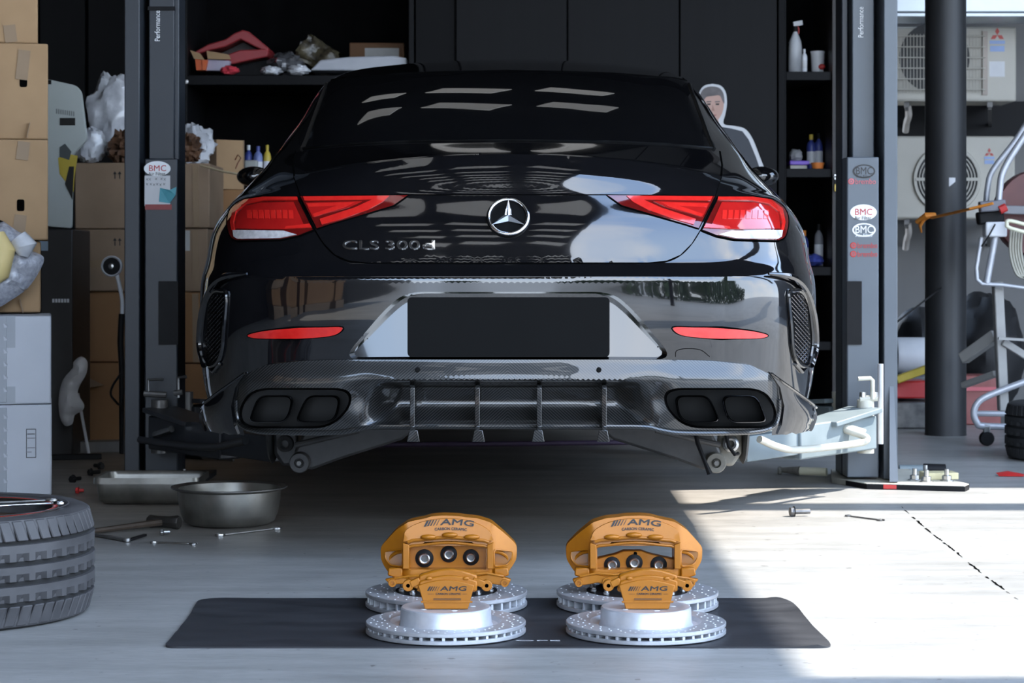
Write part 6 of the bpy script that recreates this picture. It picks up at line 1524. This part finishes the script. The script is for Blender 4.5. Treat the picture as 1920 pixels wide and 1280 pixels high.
MB().tube(smoothline([W(1960, 445, SD - .1), W(1896, 428, SD - .1), W(1888, 420, SD - .1), W(1896, 414, SD - .1), W(1960, 432, SD - .1)], 5), .009, 8).build('hook_loop', mat('pale_rope', (.68, .66, .50)), t, smooth=60)
rl = W(1945, 400, SD + .1)
MB().lathe([(.02, -.05), (.20, -.05), (.205, -.04), (.205, .04), (.20, .05), (.02, .05)], 36, rl, 'Y').build('reel', mat('reel_maroon', (.08, .02, .02), (.12, .035, .03)), t)
for q in range(5): MB().tube(smoothline([W(1896 + q * 5, 430, SD - .03), W(1894 + q * 5, 470, SD - .03), W(1902 + q * 5, 505, SD - .03), W(1916 + q * 4, 520, SD - .03), W(1960, 524, SD - .03)], 4), .007, 6).build('rope_turn', mat('rope', (.36, .34, .28), (.46, .44, .37), rough=.8), t, smooth=60)
MB().tube(smoothline([W(1866, 420, SD - .06), W(1852, 445, SD - .06), W(1840, 462, SD - .06)], 4), .004, 6).build('cable', BLKPL, t)
# strap
t = root('orange_strap', (W(1800, 0, 10.55).x, 10.55, .9), 'orange ratchet strap tied round the pillar and pulled to the silver stand', 'strap')
MB().tube([W(1748, 408, 10.60), W(1796, 397, 10.28), W(1822, 391, 9.97), W(1862, 381, 9.93)], .014, 8, flat=.5).build('webbing', ORANGE, t)
b = MB(); vs = []; n = 16
for i in range(n + 1):
    a = math.radians(-10 - 180 * i / n)
    for dz in (-.02, .02): vs.append((px_ + .106 * math.cos(a), 10.75 + .106 * math.sin(a), W(0, 412, 10.65).z + dz))
MB().tube([W(1722, 416, 10.66), W(1738, 404, 10.60), W(1752, 403, 10.62)], [.02, .024, .016], 8, flat=.7).build('knot', ORANGE, t)
MB().tube([W(1733, 412, 10.62), W(1725, 424, 10.62), W(1728, 436, 10.62)], [.014, .016, .008], 8, flat=.5).build('loose_end', ORANGE, t)
# stay wire across the pillar, hoses, tyre, rag
t = root('stay_wire', W(1681, 604, 8.61), 'thin dark wire slanting up across the pillar', 'wire'); MB().cyl(W(1681, 604, 8.61), W(1764, 540, 10.64), .004, 6).build('wire', BLKPL, t)
tyre('tyre_assembly', W(1885, 0, 9.45).x + .335, 9.45, .33, .245, RUBK, 'black tyre lying flat on the floor by the right frame edge', 56, True)
p = fl(1894, 893); t = root('red_rag', (p.x, p.y, 0), 'small red rag lying on the floor near the black tyre', 'rag')
MB().add([p + Vector((-.045, -.01, .002)), p + Vector((.05, -.02, .002)), p + Vector((.06, .02, .008)), p + Vector((0, .05, .018)), p + Vector((-.05, .03, .012)), p + Vector((.0, .0, .016))], [(0, 1, 5), (1, 2, 5), (2, 3, 5), (3, 4, 5), (4, 0, 5)]).build('cloth', REDP, t, smooth=60)
def hose(pts, label):
    p = Vector(pts[0]); t = root('floor_hose', (p.x, p.y, 0), label, 'hose'); MB().tube(smoothline(pts, 6), .012, 8).build('hose', HOSE, t, smooth=60)
zz = Vector((0, 0, .012))
hose([fl(520, 842) + zz, fl(760, 838) + zz, fl(1000, 836) + zz, fl(1240, 833) + zz], 'dark purple hose lying along the floor beneath the car')
hose([fl(1640, 800) + zz, fl(1700, 797) + zz, fl(1734, 792) + zz, fl(1830, 796) + zz], 'purple hose lying on the floor behind the pillar foot')

# ------------------------------------------------------------------ yard behind the camera, seen in the bodywork
def tree(x, y, h_, seed, lab):
    t = root('yard_tree', (x, y, 0), lab, 'tree', 'trees mirrored in the bumper')
    MB().tube([(x, y, 0), (x + .1, y, h_ * .4), (x, y, h_ * .7)], [.16, .12, .06], 8).build('trunk', BARK, t)
    rnd = random.Random(seed); b = MB()
    for i in range(1300):
        u = Vector((rnd.gauss(0, 1), rnd.gauss(0, 1), rnd.gauss(0, 1))).normalized() * rnd.uniform(.4, 1) ** .5
        k = 1 + .35 * mnoise.noise(u * 2 + Vector((seed, 0, 0)))
        c = Vector((x + u.x * h_ * .42 * k, y + u.y * h_ * .42 * k, h_ * .52 + u.z * h_ * .46 * k)); s_ = rnd.uniform(.14, .32)
        a = Vector((rnd.uniform(-1, 1), rnd.uniform(-1, 1), rnd.uniform(-1, 1))).normalized(); q = a.orthogonal().normalized()
        b.add([c - a * s_, c + q * s_ * .6, c + a * s_, c - q * s_ * .6], [(0, 1, 2, 3)])
    b.build('crown', LEAF, t, smooth=0, kind='stuff', recalc=False)
for i, (x, y, h_) in enumerate(((4.5, -18, 4.6), (10.5, -18.5, 5.4), (-2.0, -23, 3.0), (-7, -21, 3.6))): tree(x, y, h_, i + 1, 'leafy yard tree mirrored in the bumper, ' + ('middle-sized, behind the hedge', 'tallest, behind the hedge', 'smallest, straight behind the plate', 'low, on the boxes side')[i])
rnd = random.Random(5); b = MB()  # leaf mass added so the bumper mirrors a wide dark band of trees
for i in range(5200):
    x = rnd.uniform(1.2, 24); hh = 2.5 + 1.0 * mnoise.noise(Vector((x * .6, 0, 0))) + .5 * mnoise.noise(Vector((x * 2.1, 3, 0))); hh *= min(1, (x - .6) / 2)
    c = Vector((x, rnd.uniform(-14.2, -12.4), rnd.random() ** .8 * hh)); s_ = rnd.uniform(.12, .28)
    a = Vector((rnd.uniform(-1, 1), rnd.uniform(-1, 1), rnd.uniform(-1, 1))).normalized(); q = a.orthogonal().normalized()
    b.add([c - a * s_, c + q * s_ * .6, c + a * s_, c - q * s_ * .6], [(0, 1, 2, 3)])
tag(b.build('yard_hedge', LEAF, None, smooth=0, recalc=False), 'long ragged dark hedge mass added across the yard for the bumper to mirror', 'hedge', None, 'stuff')
for i, x in enumerate((3.9,)):
    t = root('yard_pillar', (x, -2.2, 0), 'dark round canopy pillar behind the camera, mirrored in the boot lid', 'pillar', None, 'thing')
    MB().lathe([(.0001, 0), (.13, 0), (.13, ROOFH), (.0001, ROOFH)], 32, (x, -2.2, 0)).build('shaft', BLACKG, t)
src = [('storage_box', CARD2), ('storage_box', WCARD)]
k = 0
for q, y0 in enumerate((3.3, 2.0, .7, -.6)):
    for j in range(4):
        m = (CARD2, WCARD, CARD3, CARD)[(j + k) % 4]; k += 1
        t = root('yard_box', (-3.9, y0, j * .5), ('dull', 'white', 'orange-brown', 'tan')[(j + k - 1) % 4] + ' carton, ' + ('lowest', 'second', 'third', 'top')[j] + ' in the ' + ('nearest', 'second', 'third', 'farthest')[q] + ' mirrored stack behind the camera side', 'box', 'cartons mirrored in the bumper')
        MB().box((-3.9 + .06 * math.sin(k * 2.1), y0, j * .5 + .248), (.8, 1.0 - .1 * (k % 3), .495)).build('carton_body', m, t, bevel=.006)
